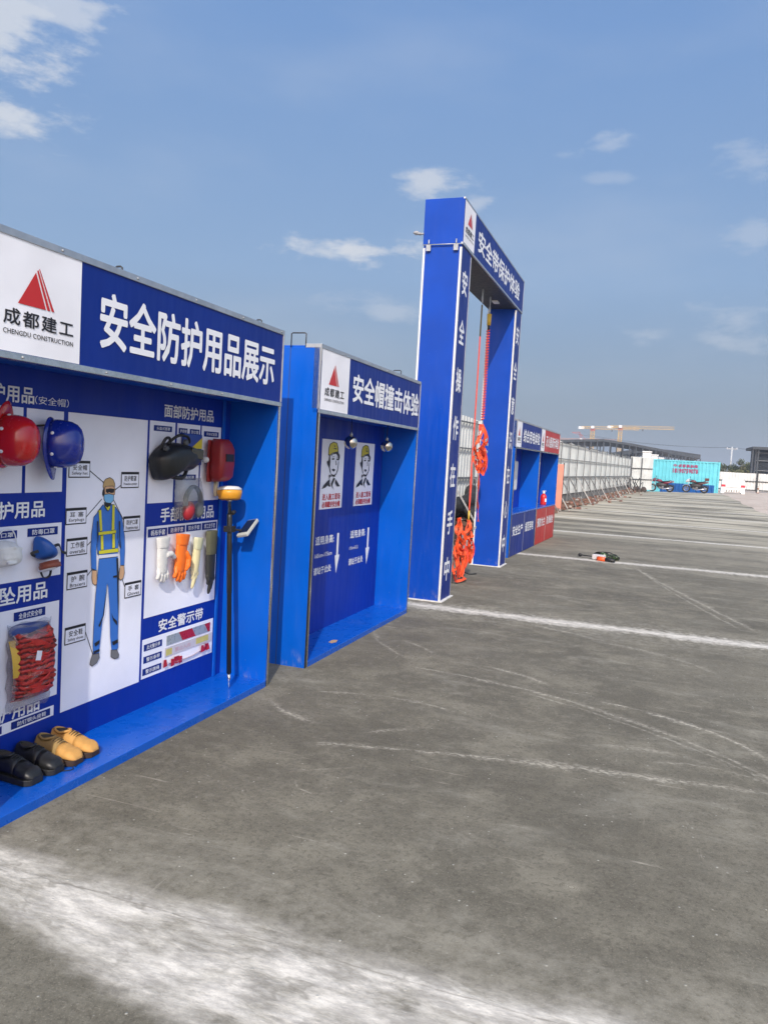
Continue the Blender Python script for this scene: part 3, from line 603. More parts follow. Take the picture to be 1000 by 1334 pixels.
MAN={'hat':[(-1.277,1.366),(-1.274,1.389),(-1.258,1.405),(-1.227,1.412),(-1.202,1.402),(-1.188,1.382),(-1.185,1.362),(-1.205,1.370),(-1.239,1.369),(-1.262,1.363),(-1.272,1.355)],
'hair':[(-1.281,1.346),(-1.284,1.325),(-1.276,1.311),(-1.268,1.324),(-1.264,1.343),(-1.273,1.361)],
'face':[(-1.266,1.357),(-1.257,1.366),(-1.204,1.367),(-1.184,1.355),(-1.186,1.322),(-1.263,1.324)],
'goggles':[(-1.256,1.352),(-1.225,1.356),(-1.187,1.352),(-1.192,1.332),(-1.217,1.330),(-1.228,1.336),(-1.244,1.330),(-1.258,1.340)],
'mask':[(-1.268,1.322),(-1.230,1.325),(-1.194,1.318),(-1.195,1.290),(-1.217,1.276),(-1.247,1.277),(-1.267,1.297)],
'neck':[(-1.269,1.283),(-1.211,1.276),(-1.212,1.244),(-1.260,1.246)],
'torso':[(-1.274,1.269),(-1.313,1.234),(-1.324,1.184),(-1.307,1.013),(-1.296,0.998),(-1.147,0.993),(-1.145,1.021),(-1.146,1.174),(-1.141,1.212),(-1.171,1.247),(-1.211,1.267),(-1.242,1.236)],
'arm1':[(-1.309,1.234),(-1.345,1.204),(-1.356,1.113),(-1.358,1.032),(-1.351,0.935),(-1.311,0.921),(-1.319,1.028),(-1.311,1.101),(-1.312,1.184)],
'arm2':[(-1.148,1.227),(-1.118,1.182),(-1.094,1.084),(-1.087,1.006),(-1.088,0.924),(-1.121,0.927),(-1.128,1.020),(-1.148,1.079),(-1.150,1.165)],
'hand1':[(-1.343,0.922),(-1.311,0.918),(-1.306,0.860),(-1.309,0.844),(-1.322,0.844),(-1.337,0.855),(-1.344,0.883)],
'hand2':[(-1.120,0.923),(-1.091,0.919),(-1.086,0.880),(-1.094,0.852),(-1.115,0.843),(-1.129,0.856),(-1.125,0.889)],
'belt':[(-1.300,1.000),(-1.144,0.994),(-1.146,0.975),(-1.296,0.976)],
'legs':[(-1.296,0.978),(-1.146,0.975),(-1.138,0.867),(-1.128,0.730),(-1.126,0.632),(-1.124,0.535),(-1.118,0.465),(-1.131,0.443),(-1.172,0.457),(-1.187,0.537),(-1.200,0.693),(-1.217,0.820),(-1.226,0.840),(-1.237,0.747),(-1.253,0.636),(-1.264,0.534),(-1.272,0.464),(-1.318,0.470),(-1.322,0.518),(-1.319,0.620),(-1.313,0.777),(-1.302,0.887)],
'boot1':[(-1.323,0.466),(-1.275,0.462),(-1.271,0.436),(-1.290,0.415),(-1.323,0.405),(-1.339,0.417),(-1.335,0.436)],
'boot2':[(-1.175,0.458),(-1.129,0.449),(-1.111,0.419),(-1.115,0.403),(-1.144,0.405),(-1.173,0.420)],
'y1':[(-1.311,1.239),(-1.291,1.244),(-1.278,1.131),(-1.295,1.129)],
'y2':[(-1.204,1.267),(-1.186,1.263),(-1.182,1.129),(-1.204,1.129)],
'y3':[(-1.312,1.124),(-1.170,1.126),(-1.170,1.109),(-1.312,1.108)],
'y4':[(-1.290,1.104),(-1.270,1.104),(-1.264,1.027),(-1.284,1.027)],
'y5':[(-1.197,1.106),(-1.178,1.107),(-1.174,1.029),(-1.195,1.028)],
'y6':[(-1.301,1.024),(-1.148,1.024),(-1.145,1.004),(-1.298,1.006)],
'k1':[(-1.160,0.970),(-1.144,0.969),(-1.135,0.866),(-1.127,0.730),(-1.126,0.632),(-1.137,0.731),(-1.149,0.868)],
'k2':[(-1.181,0.874),(-1.145,0.875),(-1.145,0.863),(-1.180,0.864)],
'k3':[(-1.188,0.672),(-1.169,0.640),(-1.137,0.615),(-1.136,0.590),(-1.169,0.626)],
'k4':[(-1.286,0.618),(-1.254,0.665),(-1.241,0.748),(-1.226,0.840),(-1.230,0.793),(-1.246,0.668),(-1.276,0.607)],
'k5':[(-1.315,0.526),(-1.273,0.538),(-1.277,0.518),(-1.307,0.507)],
'k6':[(-1.174,0.506),(-1.123,0.510),(-1.125,0.491),(-1.165,0.484)],
'k7':[(-1.318,0.484),(-1.273,0.488),(-1.272,0.474),(-1.318,0.470)],
'k8':[(-1.323,1.184),(-1.314,1.184),(-1.309,1.110),(-1.311,1.036)],
'k9':[(-1.149,1.174),(-1.139,1.174),(-1.137,1.088),(-1.125,1.019),(-1.137,1.030)],
'c1':[(-1.268,1.263),(-1.242,1.236),(-1.227,1.252),(-1.233,1.263),(-1.246,1.252)],
'k10':[(-1.226,1.356),(-1.221,1.356),(-1.221,1.331),(-1.225,1.333)]}
FACE={'hato':[(1.036,1.600),(1.036,1.661),(1.064,1.702),(1.141,1.723),(1.221,1.715),(1.254,1.675),(1.262,1.632),(1.188,1.626),(1.121,1.616),(1.073,1.595)],
'hat':[(1.049,1.614),(1.051,1.661),(1.080,1.698),(1.141,1.716),(1.208,1.709),(1.237,1.674),(1.244,1.638),(1.187,1.633),(1.120,1.624),(1.072,1.604)],
'hatk':[(1.140,1.664),(1.165,1.668),(1.217,1.666),(1.210,1.656),(1.166,1.658)],
'hatk2':[(1.153,1.692),(1.183,1.689),(1.178,1.675),(1.160,1.678)],
'ear':[(1.055,1.608),(1.076,1.598),(1.088,1.554),(1.086,1.494),(1.112,1.446),(1.092,1.446),(1.070,1.487),(1.030,1.517),(1.010,1.545),(1.045,1.555)],
'hair':[(1.247,1.636),(1.292,1.606),(1.295,1.582),(1.271,1.554),(1.253,1.595),(1.206,1.617),(1.138,1.611),(1.093,1.592),(1.101,1.607),(1.187,1.630)],
'e1':[(1.113,1.570),(1.142,1.578),(1.174,1.575),(1.165,1.564),(1.128,1.561)],
'e2':[(1.216,1.572),(1.243,1.576),(1.268,1.571),(1.257,1.560),(1.226,1.561)],
'b1':[(1.108,1.585),(1.149,1.593),(1.179,1.589),(1.150,1.588)],
'b2':[(1.210,1.587),(1.244,1.592),(1.270,1.585),(1.245,1.586)],
'nose':[(1.200,1.556),(1.211,1.556),(1.229,1.524),(1.216,1.517),(1.195,1.519),(1.218,1.525)],
'mo':[(1.125,1.477),(1.168,1.485),(1.201,1.475),(1.179,1.460),(1.154,1.461)],
'jaw':[(1.092,1.450),(1.124,1.436),(1.171,1.429),(1.216,1.438),(1.251,1.474),(1.267,1.551),(1.275,1.549),(1.264,1.471),(1.227,1.431),(1.177,1.421),(1.120,1.427)],
'neck':[(1.069,1.433),(1.095,1.426),(1.129,1.419),(1.097,1.411),(1.076,1.389)],
'col1':[(0.929,1.307),(0.965,1.340),(1.035,1.372),(1.096,1.392),(1.090,1.358),(1.111,1.324),(1.067,1.328),(1.047,1.338),(1.009,1.319)],
'col2':[(1.219,1.391),(1.266,1.363),(1.325,1.324),(1.254,1.325),(1.209,1.357)],
'mid':[(1.121,1.351),(1.174,1.405),(1.204,1.398),(1.162,1.351),(1.151,1.330),(1.197,1.292),(1.138,1.327)],
'chin':[(1.088,1.422),(1.200,1.426),(1.209,1.415),(1.173,1.411),(1.147,1.416)]}

PAL = [TXTK, M('print blue', (0.035, 0.16, 0.55), 0.5, var=0.06), M('print yellow', (0.62, 0.58, 0.03), 0.5, var=0.06), M('print tan', (0.50, 0.33, 0.14), 0.5, var=0.06), M('print skin', (0.60, 0.36, 0.20), 0.5, var=0.06),
       M('print mask blue', (0.18, 0.45, 0.72), 0.5, var=0.06), M('print grey', (0.16, 0.16, 0.17), 0.5, var=0.06), M('print white', (0.70, 0.72, 0.82), 0.5, var=0.04)]
mp_ = dict(hat=3, hair=0, face=4, goggles=0, mask=5, neck=0, torso=1, arm1=1, arm2=1, hand1=4, hand2=4, belt=7, legs=1, boot1=6, boot2=6, c1=2)
b = MB(); lay = 0
def outline(pts, k):
    cx = sum(p[0] for p in pts)/len(pts); cz = sum(p[1] for p in pts)/len(pts); o = []
    for x, z in pts:
        d = math.hypot(x-cx, z-cz) or 1; o.append((x+(x-cx)/d*k, z+(z-cz)/d*k))
    return o
for i, (k, pts) in enumerate(MAN.items()):
    m = mp_.get(k, 2 if k[0] == 'y' else 0); q = [(u(s), z) for s, z in pts]
    y = Y1-0.0012-0.00025*i
    if m not in (0, 7): b.poly(outline(q, 0.004), y+0.0001, 0)
    b.poly(q, y, m)
b.build('worker_picture', PAL, bk)
BXS = [('安全帽', 'Safety hat', -1.535, -1.382, 1.414, 1.501, (-1.382, 1.45), (-1.27, 1.385)), ('防护眼罩', 'Protective eyewear', -1.137, -0.984, 1.355, 1.445, (-1.137, 1.37), (-1.185, 1.345)),
       ('耳 塞', 'Earplugs', -1.546, -1.399, 1.176, 1.261, (-1.399, 1.21), (-1.285, 1.30)), ('防护口罩', 'Protective mask', -1.106, -0.961, 1.11, 1.197, (-1.106, 1.18), (-1.19, 1.29)),
       ('工作服', 'overalls', -1.535, -1.386, 1.015, 1.106, (-1.386, 1.06), (-1.30, 1.115)), ('护 腕', 'Bracers', -1.526, -1.378, 0.842, 0.932, (-1.378, 0.90), (-1.335, 0.935)),
       ('手 套', 'Gloves', -1.076, -0.931, 0.731, 0.82, (-1.076, 0.80), (-1.11, 0.87)), ('安全鞋', 'Safety shoes', -1.53, -1.379, 0.558, 0.649, (-1.379, 0.60), (-1.315, 0.46))]
for cn, en, s0, s1, z0, z1, a, c in BXS:
    b = MB(); s0, s1 = u(s0), u(s1); w = s1-s0
    b.line((u(a[0]), a[1]), (u(c[0]), c[1]), 0.005, Y1-0.0012, 0)
    b.rect(s0, s1, z0, z1, Y1-0.0022, 0); b.rect(s0+0.005, s1-0.005, z0+0.006, z1-0.014, Y1-0.0032, 1)
    b.text(cn, s0+w*0.18, s1-w*0.16, z0+0.038, z1-0.021, Y1-0.0042, 0, 0.012, 1.15); b.text(en, s0+w*0.14, s1-w*0.12, z0+0.012, z0+0.031, Y1-0.0042, 0, 0.008); b.build('callout', [TXTK, PAPER], bk)
# corner batten beside the printed sheet
b = MB(); b.box(u(-0.135), u(-0.105), D1-0.012, D1, 0.048, HB+0.02); b.build('batten', BLUE, bx, 0.004)

# ---- 2: helmet impact booth
L2 = 2.474
bx2 = thing('display_booth', 'blue walk-in booth with two helmet posters and two steel balls under its fascia', 'booth', B2.at(0, 0), B2.rz)
bk2 = carcass(bx2, L2); floor_deck(bx2, L2)
sign(bx2, 0, L2, 0.56, '安全帽撞击体验', (0.645, 2.43, 2.04, 2.275), NAVY)
eye(bx2, 0.03, 0.135, 0.255, 0.075); eye(bx2, 2.0, 0.06, 0.14, 0.05)
FC = dict(hat=1, hato=0)
pk = [TXTK, M('print helmet yellow', (0.55, 0.47, 0.015), 0.5, var=0.06), TXTR]
for k, (dx, kx) in enumerate(((0.0, 1.0), (0.785, 0.985))):
    b = MB(); s0, s1 = 0.905+dx, 1.398+dx
    b.box(s0, s1, D1-0.004, D1-0.0005, 1.128, 1.74); po = b.build('poster', PAPER, bk2)
    b = MB()
    for i, (kk, pts) in enumerate(FACE.items()): b.poly([((x-1.15)*kx+1.15+dx, z) for x, z in pts], D1-0.005-0.0003*i, FC.get(kk, 0))
    b.build('face_drawing', pk, po)
    b = MB(); b.text('进入施工现场', s0+0.05, s1-0.05, 1.205, 1.265, D1-0.006, 0, 0.022, 1.1); b.text('必须戴好安全帽', s0+0.05, s1-0.05, 1.140, 1.195, D1-0.006, 0, 0.03); b.build('lettering', TXTR, po)
for dx, hh, xl, xr_ in ((0, '165cm-175cm', 0.87, 1.235), (0.79, '175cm以上', 0.86, 1.09)):
    b = MB(); b.text('适用身高:', 0.868+dx, 1.268+dx, 0.815, 0.893, D1-0.002, 0, 0.022); b.text(hh, xl+dx, xr_+dx, 0.705, 0.742, D1-0.002, 0, 0.014); b.text('请站于此处', 0.856+dx, 1.236+dx, 0.555, 0.622, D1-0.002, 0, 0.022); b.build('lettering', TXTW, bk2)
for x in (1.36, 2.14):
    b = MB(); b.rect(x-0.022, x+0.022, 0.69, 0.893, D1-0.002, 0); b.poly([(x-0.055, 0.69), (x+0.055, 0.69), (x-0.012, 0.52)], D1-0.0025, 0); b.build('arrow_mark', TXTW, bk2)
STEEL = M('polished steel ball', (0.60, 0.56, 0.50), 0.14, 1.0, 0.15, 12, dirt=0.2)
def ball(s, label):
    o = thing('hanging_ball', label, 'steel ball', B2.at(s, 0.13, 1.66), B2.rz, 'steel balls hung in the impact booth')
    b = MB(); b.ell((0, 0, 0.06), (0.058, 0.058, 0.058), 24, 15); b.build('ball', STEEL, o)
    b = MB(); b.lathe([(0.014, 0.115), (0.014, 0.135), (0.006, 0.14), (0.006, 0.15)], 12); b.build('collar', GALV, o)
    b = MB(); b.tube([(0, 0, 0.14), (0, 0, HB+0.03-1.66)], 0.0035, 6); b.build('cord', BLACK, o)
ball(0.985, 'shiny steel ball on a cord beside the first helmet poster'); ball(1.90, 'shiny steel ball on a cord nearer the far wall of the booth')
# scuffed bare patches on the deck
b = MB()
for s, d, w, h_ in ((0.45, 0.24, 0.28, 0.03), (0.72, 0.08, 0.16, 0.03)):
    pts = [(s+w/2*math.cos(a)*(0.6+0.5*random.random()), d+h_*math.sin(a)*(0.5+0.7*random.random())) for a in spread(0, 2*math.pi, 18)[:-1]]
    b.add([(x, y, 0.0495) for x, y in pts], [tuple(range(len(pts)))], 0)
b.build('worn_patch', M('worn plywood', (0.42, 0.27, 0.16), 0.8, var=0.4, scale=20), bx2)

# ---- 3 / 4: electricity and fire booths (counter booths standing end to end)
def counter(parent, L, col, text, zs):
    b = MB(); b.box(0.044, L-0.032, 0.002, 0.03, 0.01, 0.745); o = b.build('counter_front', col, parent)
    for tx, a, c in text: b = MB(); b.text(tx, a, c, zs[0], zs[1], -0.001, 0, 0.026); b.build('lettering', TXTW, o)
    b = MB(); b.box(0.043, L-0.031, -0.004, 0.362, 0.747, 0.775); b.build('counter_top', DECK, parent, 0.003)
    b = MB(); b.box(L/2-0.006, L/2+0.006, -0.001, 0.002, 0.02, 0.74); b.build('joint_strip', ALU, o)
bx3 = thing('display_booth', 'blue counter booth with navy front panels standing just beyond the tall gate', 'booth', B3.at(0, 0), B3.rz)
carcass(bx3, 2.47, z0=0.0); counter(bx3, 2.47, NAVY, [('安全生产', 0.2, 1.12), ('规范用电', 1.36, 2.22)], (0.36, 0.55))
sign(bx3, 0, 2.47, 0.45, '综合用电体验', (0.60, 2.30, 2.03, 2.27), NAVY)
bx4 = thing('display_booth', 'counter booth with red fascia and red counter front at the far end', 'booth', B3.at(2.474, 0), B3.rz)
carcass(bx4, 2.475); counter(bx4, 2.475, RED, [('预防为主', 0.2, 1.12), ('防消结合', 1.36, 2.26)], (0.36, 0.55))
sign(bx4, 0, 2.475, 0.42, '灭火器演示体验', (0.56, 2.30, 2.03, 2.27), RED)
# fire extinguisher on the red counter
fx = thing('fire_extinguisher', 'red fire extinguisher with white head standing on the far booth counter', 'extinguisher', B3.at(4.02, 0.13, 0.775), B3.rz); fx.scale = (0.84, 0.84, 0.72)
b = MB(); b.lathe([(0.075, 0), (0.082, 0.02), (0.082, 0.25), (0.07, 0.30), (0.035, 0.335), (0.03, 0.345)], 20); b.build('cylinder', M('extinguisher red', (0.60, 0.015, 0.012), 0.3, coat=0.4), fx)
b = MB(); b.lathe([(0.032, 0.345), (0.036, 0.37), (0.036, 0.40), (0.02, 0.42)], 14); b.box(-0.014, 0.014, -0.06, 0.04, 0.415, 0.428); b.box(-0.012, 0.012, -0.055, 0.02, 0.436, 0.446); b.build('valve_head', TRIMW, fx, 0.003)
b = MB(); b.tube(catmull([(0.03, 0, 0.38), (0.10, -0.01, 0.37), (0.115, -0.01, 0.25), (0.095, -0.01, 0.10)], 6), 0.011, 8); b.build('hose', BLACK, fx)
b = MB(); b.loft([[(0.083*math.sin(a), -0.083*math.cos(a), z) for a in spread(-0.9, 0.9, 8)] for z in (0.10, 0.2)], 0, False, True, False); b.build('paper_label', PAPER, fx)
# meter box on the back of the electricity booth
mbx = thing('electrical_box', 'narrow grey electrical box on the back board of the electricity booth', 'electrical box', B3.at(1.42, 0.36, 1.14), B3.rz)
b = MB(); b.box(-0.17, 0.17, -0.10, 0, 0, 0.55); cab = b.build('cabinet', M('cabinet grey', (0.55, 0.56, 0.57), 0.4), mbx, 0.004)
b = MB(); b.box(-0.155, 0.155, -0.108, -0.10, 0.02, 0.53); b.build('door', M('cabinet door grey', (0.62, 0.63, 0.64), 0.4), mbx, 0.003)
b = MB()
for z in (-0.10, -0.20): b.box(-0.06, 0.06, -0.035, 0, z, z+0.07)
b.build('socket', TRIMW, mbx, 0.004)

# ------------------------------------------------------------------ safety belt gate
LA, DA, HA, HBm, WA = 3.962, 0.44, 4.512, 4.007, 0.465
ga = thing('training_gate', 'tall blue gateway with lettered posts and lintel for hanging safety belts', 'gate', AR.at(0, 0), AR.rz)
def post(s0, txt):
    b = MB(); b.box(s0+0.004, s0+WA-0.004, 0.003, DA-0.003, 0.012, HBm); o = b.build('post', ARCHBLUE, ga)
    b = MB(); b.rect(s0+0.02, s0+WA-0.02, 0.02, HBm-0.004, 0.0005); b.build('front_panel', NAVY, o)
    n = len(txt); z = 3.63; dz = (3.63-0.36)/(n-1); c = s0+WA/2
    for ch in txt: b = MB(); b.text(ch, c-0.12, c+0.12, z-0.14, z+0.14, -0.001, 0, 0.026); z -= dz; b.build('lettering', TXTW, o)
    b = MB(); b.box(s0-0.002, s0+0.02, -0.004, 0.020, 0.012, HBm-0.03); b.box(s0-0.002, s0+0.02, DA-0.020, DA+0.004, 0.012, HBm-0.03)
    b.build('edge_trim', TRIMW, o, 0.001)
    b = MB(); b.box(s0+WA-0.02, s0+WA+0.002, -0.004, 0.02, 0.012, HBm-0.03); b.box(s0+WA-0.02, s0+WA+0.002, DA-0.02, DA+0.004, 0.012, HBm-0.03); b.build('edge_trim', ALU, o, 0.001)
    b = MB()
    for k in range(14): b.lathe([(0.009, 0), (0.008, 0.005), (0.002, 0.007)], 8, 0, Matrix.Translation((s0+0.009, -0.004, 0.2+k*0.27)) @ Matrix.Rotation(R(90), 4, 'X'))
    b.build('rivet', GALV, o)
    b = MB(); b.box(s0-0.03, s0+WA+0.03, -0.03, DA+0.03, 0.004, 0.014); b.build('base_plate', M('mortar white', (0.62, 0.61, 0.58), 0.9, var=0.25, scale=9), o)
post(0.0, '安全操作在手中'); post(LA-WA, '安全意识在心中')
b = MB(); b.box(-0.004, LA+0.004, -0.008, DA+0.008, HBm+0.004, HA); bm_ = b.build('lintel', ARCHBLUE, ga, 0.004)
b = MB(); b.rect(0.012, LA-0.012, HBm+0.03, HA-0.02, -0.0095); b.build('front_panel', NAVY, bm_)
b = MB(); b.rect(0.012, 0.533, HBm+0.03, HA-0.02, -0.0110); b.build('logo_panel', WHITE, bm_)
b = MB(); logo(b, 0.17, 0.40, 4.27, 4.42, -0.0125, 0); b.text('成都建工', 0.08, 0.48, 4.16, 4.235, -0.0125, 1, 0.02); b.text('CHENGDU CONSTRUCTION', 0.08, 0.48, 4.12, 4.14, -0.0125, 1, 0.01); b.build('emblem', [LRED, TXTK], bm_)
b = MB(); b.text('安全带保护体验', 0.72, 3.60, 4.12, 4.39, -0.0110, 0, 0.026); b.build('lettering', TXTW, bm_)
b = MB(); b.box(-0.006, LA+0.006, -0.013, 0.01, HBm+0.0, HBm+0.024); b.box(LA-0.012, LA+0.006, -0.013, 0.01, HBm+0.024, HA+0.004); b.box(-0.006, LA-0.012, -0.013, 0.01, HA-0.016, HA+0.004); b.build('edge_trim', ALU, bm_, 0.001)
b = MB(); b.box(WA+0.004, LA-WA-0.004, 0.012, DA-0.004, HBm-0.012, HBm+0.003); b.build('soffit', UNDER, bm_)
b = MB()
for d in (0.035, DA-0.09):
    b.box(-0.03, -0.004, d, d+0.05, HBm-0.07, HBm-0.005); b.tube([(-0.018, d+0.025, HBm-0.02), (-0.018, d+0.025, HBm+0.055)], 0.008, 6)
b.tube([(-0.018, 0.0, HBm+0.0), (-0.018, DA, HBm+0.0)], 0.006, 6)
b.build('joint_bolt', GALV, ga)
b = MB(); b.box(2.86, 3.03, 0.17, 0.25, HBm-0.03, HBm-0.012); b.build('lamp', M('lamp cover', (0.8, 0.8, 0.78), 0.4), bm_)
b = MB(); b.box(-0.05, 0.0, DA+0.03, DA+0.06, 4.12, 4.14); b.tube([(-0.02, DA+0.0, 4.13), (-0.02, DA+0.10, 4.13)], 0.012, 6); b.ell((-0.02, DA+0.09, 4.145), (0.022, 0.035, 0.02), 12, 7); b.build('camera_bracket', M('camera grey', (0.30, 0.31, 0.33), 0.5), ga)

ORANGE = M('orange webbing', (0.85, 0.095, 0.022), 0.6, var=0.16, scale=8, bump=0.35, bscale=220)
ORANGE2 = M('red orange rope', (0.72, 0.07, 0.04), 0.6, var=0.2, scale=20, bump=0.4, bscale=180)
ORANGE3 = M('deep orange webbing', (0.62, 0.045, 0.018), 0.65, var=0.2, scale=8, bump=0.35, bscale=220)
YELW = M('yellow webbing', (0.62, 0.40, 0.05), 0.6, var=0.1)
def hook(mb, z, s=0, d=0, k=1.0):
    pts = [(s+0.028*k*math.cos(a), d, z+0.055*k*math.sin(a)) for a in spread(R(-70), R(250), 16)]
    mb.tube(pts, 0.007*k, 6); mb.tube([(s, d, z+0.05*k), (s, d, z+0.10*k)], 0.008*k, 6)
def harness(root, cx, cd_, zt, zb, seed, w=0.13, tails=4):
    """limp full-body harness: webbing pulled straight down by its own weight, folded over and tangled"""
    rnd = random.Random(seed); h = zt-zb; U = rnd.uniform
    def rib(nm, pts, wd=0.042): b = MB(); b.ribbon(pts, wd, 0.004, 0, (1, U(-1.6, 1.6), 0), U(.3, 1.1)); b.build(nm, rnd.choice([ORANGE, ORANGE, ORANGE3]), root)
    for i in range(4):
        sg = -1 if i % 2 else 1; x = cx+sg*w*U(.3, .9)
        rib('shoulder_strap', [(cx+U(-.015, .015), cd_+U(-.02, .02), zt), (cx+sg*w*U(.1, .45), cd_+U(-.05, .05), zt-h*0.16), (x, cd_+U(-.07, .05), zt-h*U(.28, .36)), (x+U(-.05, .05), cd_+U(-.06, .06), zt-h*U(.46, .54)), (cx+U(-.5, .5)*w, cd_+U(-.05, .05), zt-h*U(.6, .72))])
    for i in range(3):
        z = zt-h*(0.30+0.13*i); rib('chest_strap', [(cx-w*U(.5, .9), cd_-0.03, z+U(-.03, .03)), (cx+U(-.03, .03), cd_-0.07, z-U(.04, .12)), (cx+w*U(.5, .9), cd_-0.02, z+U(-.05, .05))])
    for i in range(4):
        x = cx+(-.9+.6*i)*w; z0 = zt-h*U(.42, .6); zl = zb+h*U(.0, .18)
        rib('leg_strap', [(x, cd_+U(-.03, .03), z0), (x+U(.0, .035), cd_-0.05, z0*.5+zl*.5), (x+U(-.01, .03), cd_-0.03, zl+0.03), (x-U(.01, .03), cd_-0.01, zl), (x-U(.02, .05), cd_+0.03, z0*.55+zl*.45), (x-U(.0, .03), cd_+0.01, z0-0.02)])
    for i in range(tails):
        x = cx+U(-.8, .8)*w; rib('tail_strap', [(x, cd_+U(-.04, .04), zt-h*U(.35, .6)), (x+U(-.04, .04), cd_-0.05, zt-h*0.75), (x+U(-.06, .06), cd_-0.03, zb+U(0.0, .08)*h)], 0.035)
    for i in range(4):
        z = zt-h*U(.15, .6); x = cx+U(-.6, .6)*w; b = MB(); b.box(x-0.025, x+0.025, cd_-0.085, cd_-0.075, z-0.02, z+0.02, 0); b.build('buckle', GALV, root, 0.003)
def rel(root, fr, s, d, z=0): return fr.at(s, d, z)
# harness hanging at chest height on a coiled lanyard
h1 = thing('safety_harness', 'orange safety harness hanging at chest height from a coiled red lanyard', 'harness', AR.at(2.60, 0.22, 1.35), AR.rz)
harness(h1, 0, 0, 0.82, 0.06, 4, 0.26, 3)
b = MB(); b.ribbon([(-0.03, 0, 0.3), (-0.06, -0.02, 0.0), (0.03, 0.0, -0.25), (0.10, 0, -0.42), (0.12, -0.01, -0.60)], 0.06, 0.004, 0, (1, 0.4, 0), 0.3); b.build('tail_strap', ORANGE, h1)
ln = thing('coiled_lanyard', 'coiled red lanyard with yellow end hanging from the gate lintel', 'lanyard', AR.at(2.62, 0.22, 2.15), AR.rz)
pts = []; N_ = 34
for i in range(N_*10+1):
    a = i/10*2*math.pi; z = 0.08+(1.30)*i/(N_*10); w_ = 0.012*math.sin(z*3.1); pts.append((0.020*math.cos(a)+w_, 0.020*math.sin(a), z))
b = MB(); b.tube(pts, 0.0080, 6); b.build('coil', ORANGE2, ln)
b = MB(); b.tube([(0, 0, 1.37), (0, 0, 1.48)], 0.016, 8); b.build('ferrule', BLACK, ln)
b = MB(); b.tube([(0, 0, 1.44), (0, 0, 1.60)], [0.028, 0.034], 10); b.build('shock_absorber', YELW, ln)
b = MB(); hook(b, 1.66); hook(b, 1.80, k=0.9); b.build('hook', GALV, ln); b = MB(); hook(b, 0.03, k=0.9); b.build('hook', GALV, ln)
# long straight rope with the second harness down at the ground
r2 = thing('hanging_rope', 'long straight orange rope hanging from the gate lintel', 'rope', AR.at(2.12, 0.22, 0.80), AR.rz)
b = MB(); b.tube([(0.0, 0, 2.98), (0.0, 0, 2.55)], 0.011, 8); b.build('upper_tail', M('olive webbing', (0.16, 0.13, 0.05), 0.7), r2)
b = MB(); b.tube(catmull([(0, 0, 2.6), (0.01, 0, 1.6), (-0.01, 0, 0.7), (0.02, 0, 0.14)], 8), 0.010, 8); b.tube(catmull([(0.01, 0, 1.15), (0.07, 0.02, 0.9), (0.05, 0, 0.5), (0.03, 0, 0.14)], 8), 0.008, 6); b.build('rope', ORANGE2, r2)
b = MB(); hook(b, 3.06); hook(b, 3.15, k=0.9); b.build('hook', GALV, r2); b = MB(); b.tube([(0.02, 0, 0.14), (0.02, 0, 0.0)], 0.014, 8); b.build('end_sleeve', YELW, r2)
h2 = thing('safety_harness', 'heap of orange safety harness straps hanging down to the ground in the gateway', 'harness', AR.at(1.92, 0.22, 0.012), AR.rz)
harness(h2, 0.24, 0, 0.80, 0.14, 11, 0.20, 4); harness(h2, -0.40, -0.03, 0.86, 0.02, 5, 0.26, 6)
b = MB(); b.ribbon([(-0.5, -0.05, 0.02), (-0.25, -0.10, 0.03), (0.0, -0.03, 0.02), (0.1, 0.1, 0.03)], 0.05, 0.004, 0, (0, 1, 0.2), 0.2); b.build('tail_strap', ORANGE, h2)
b = MB(); b.tube(catmull([(-0.1, 0, 0.35), (0.1, 0.05, 0.15), (0.35, 0.0, 0.02), (0.5, -0.1, 0.01)], 6), 0.008, 6); b.build('tail_rope', BLACK, h2)

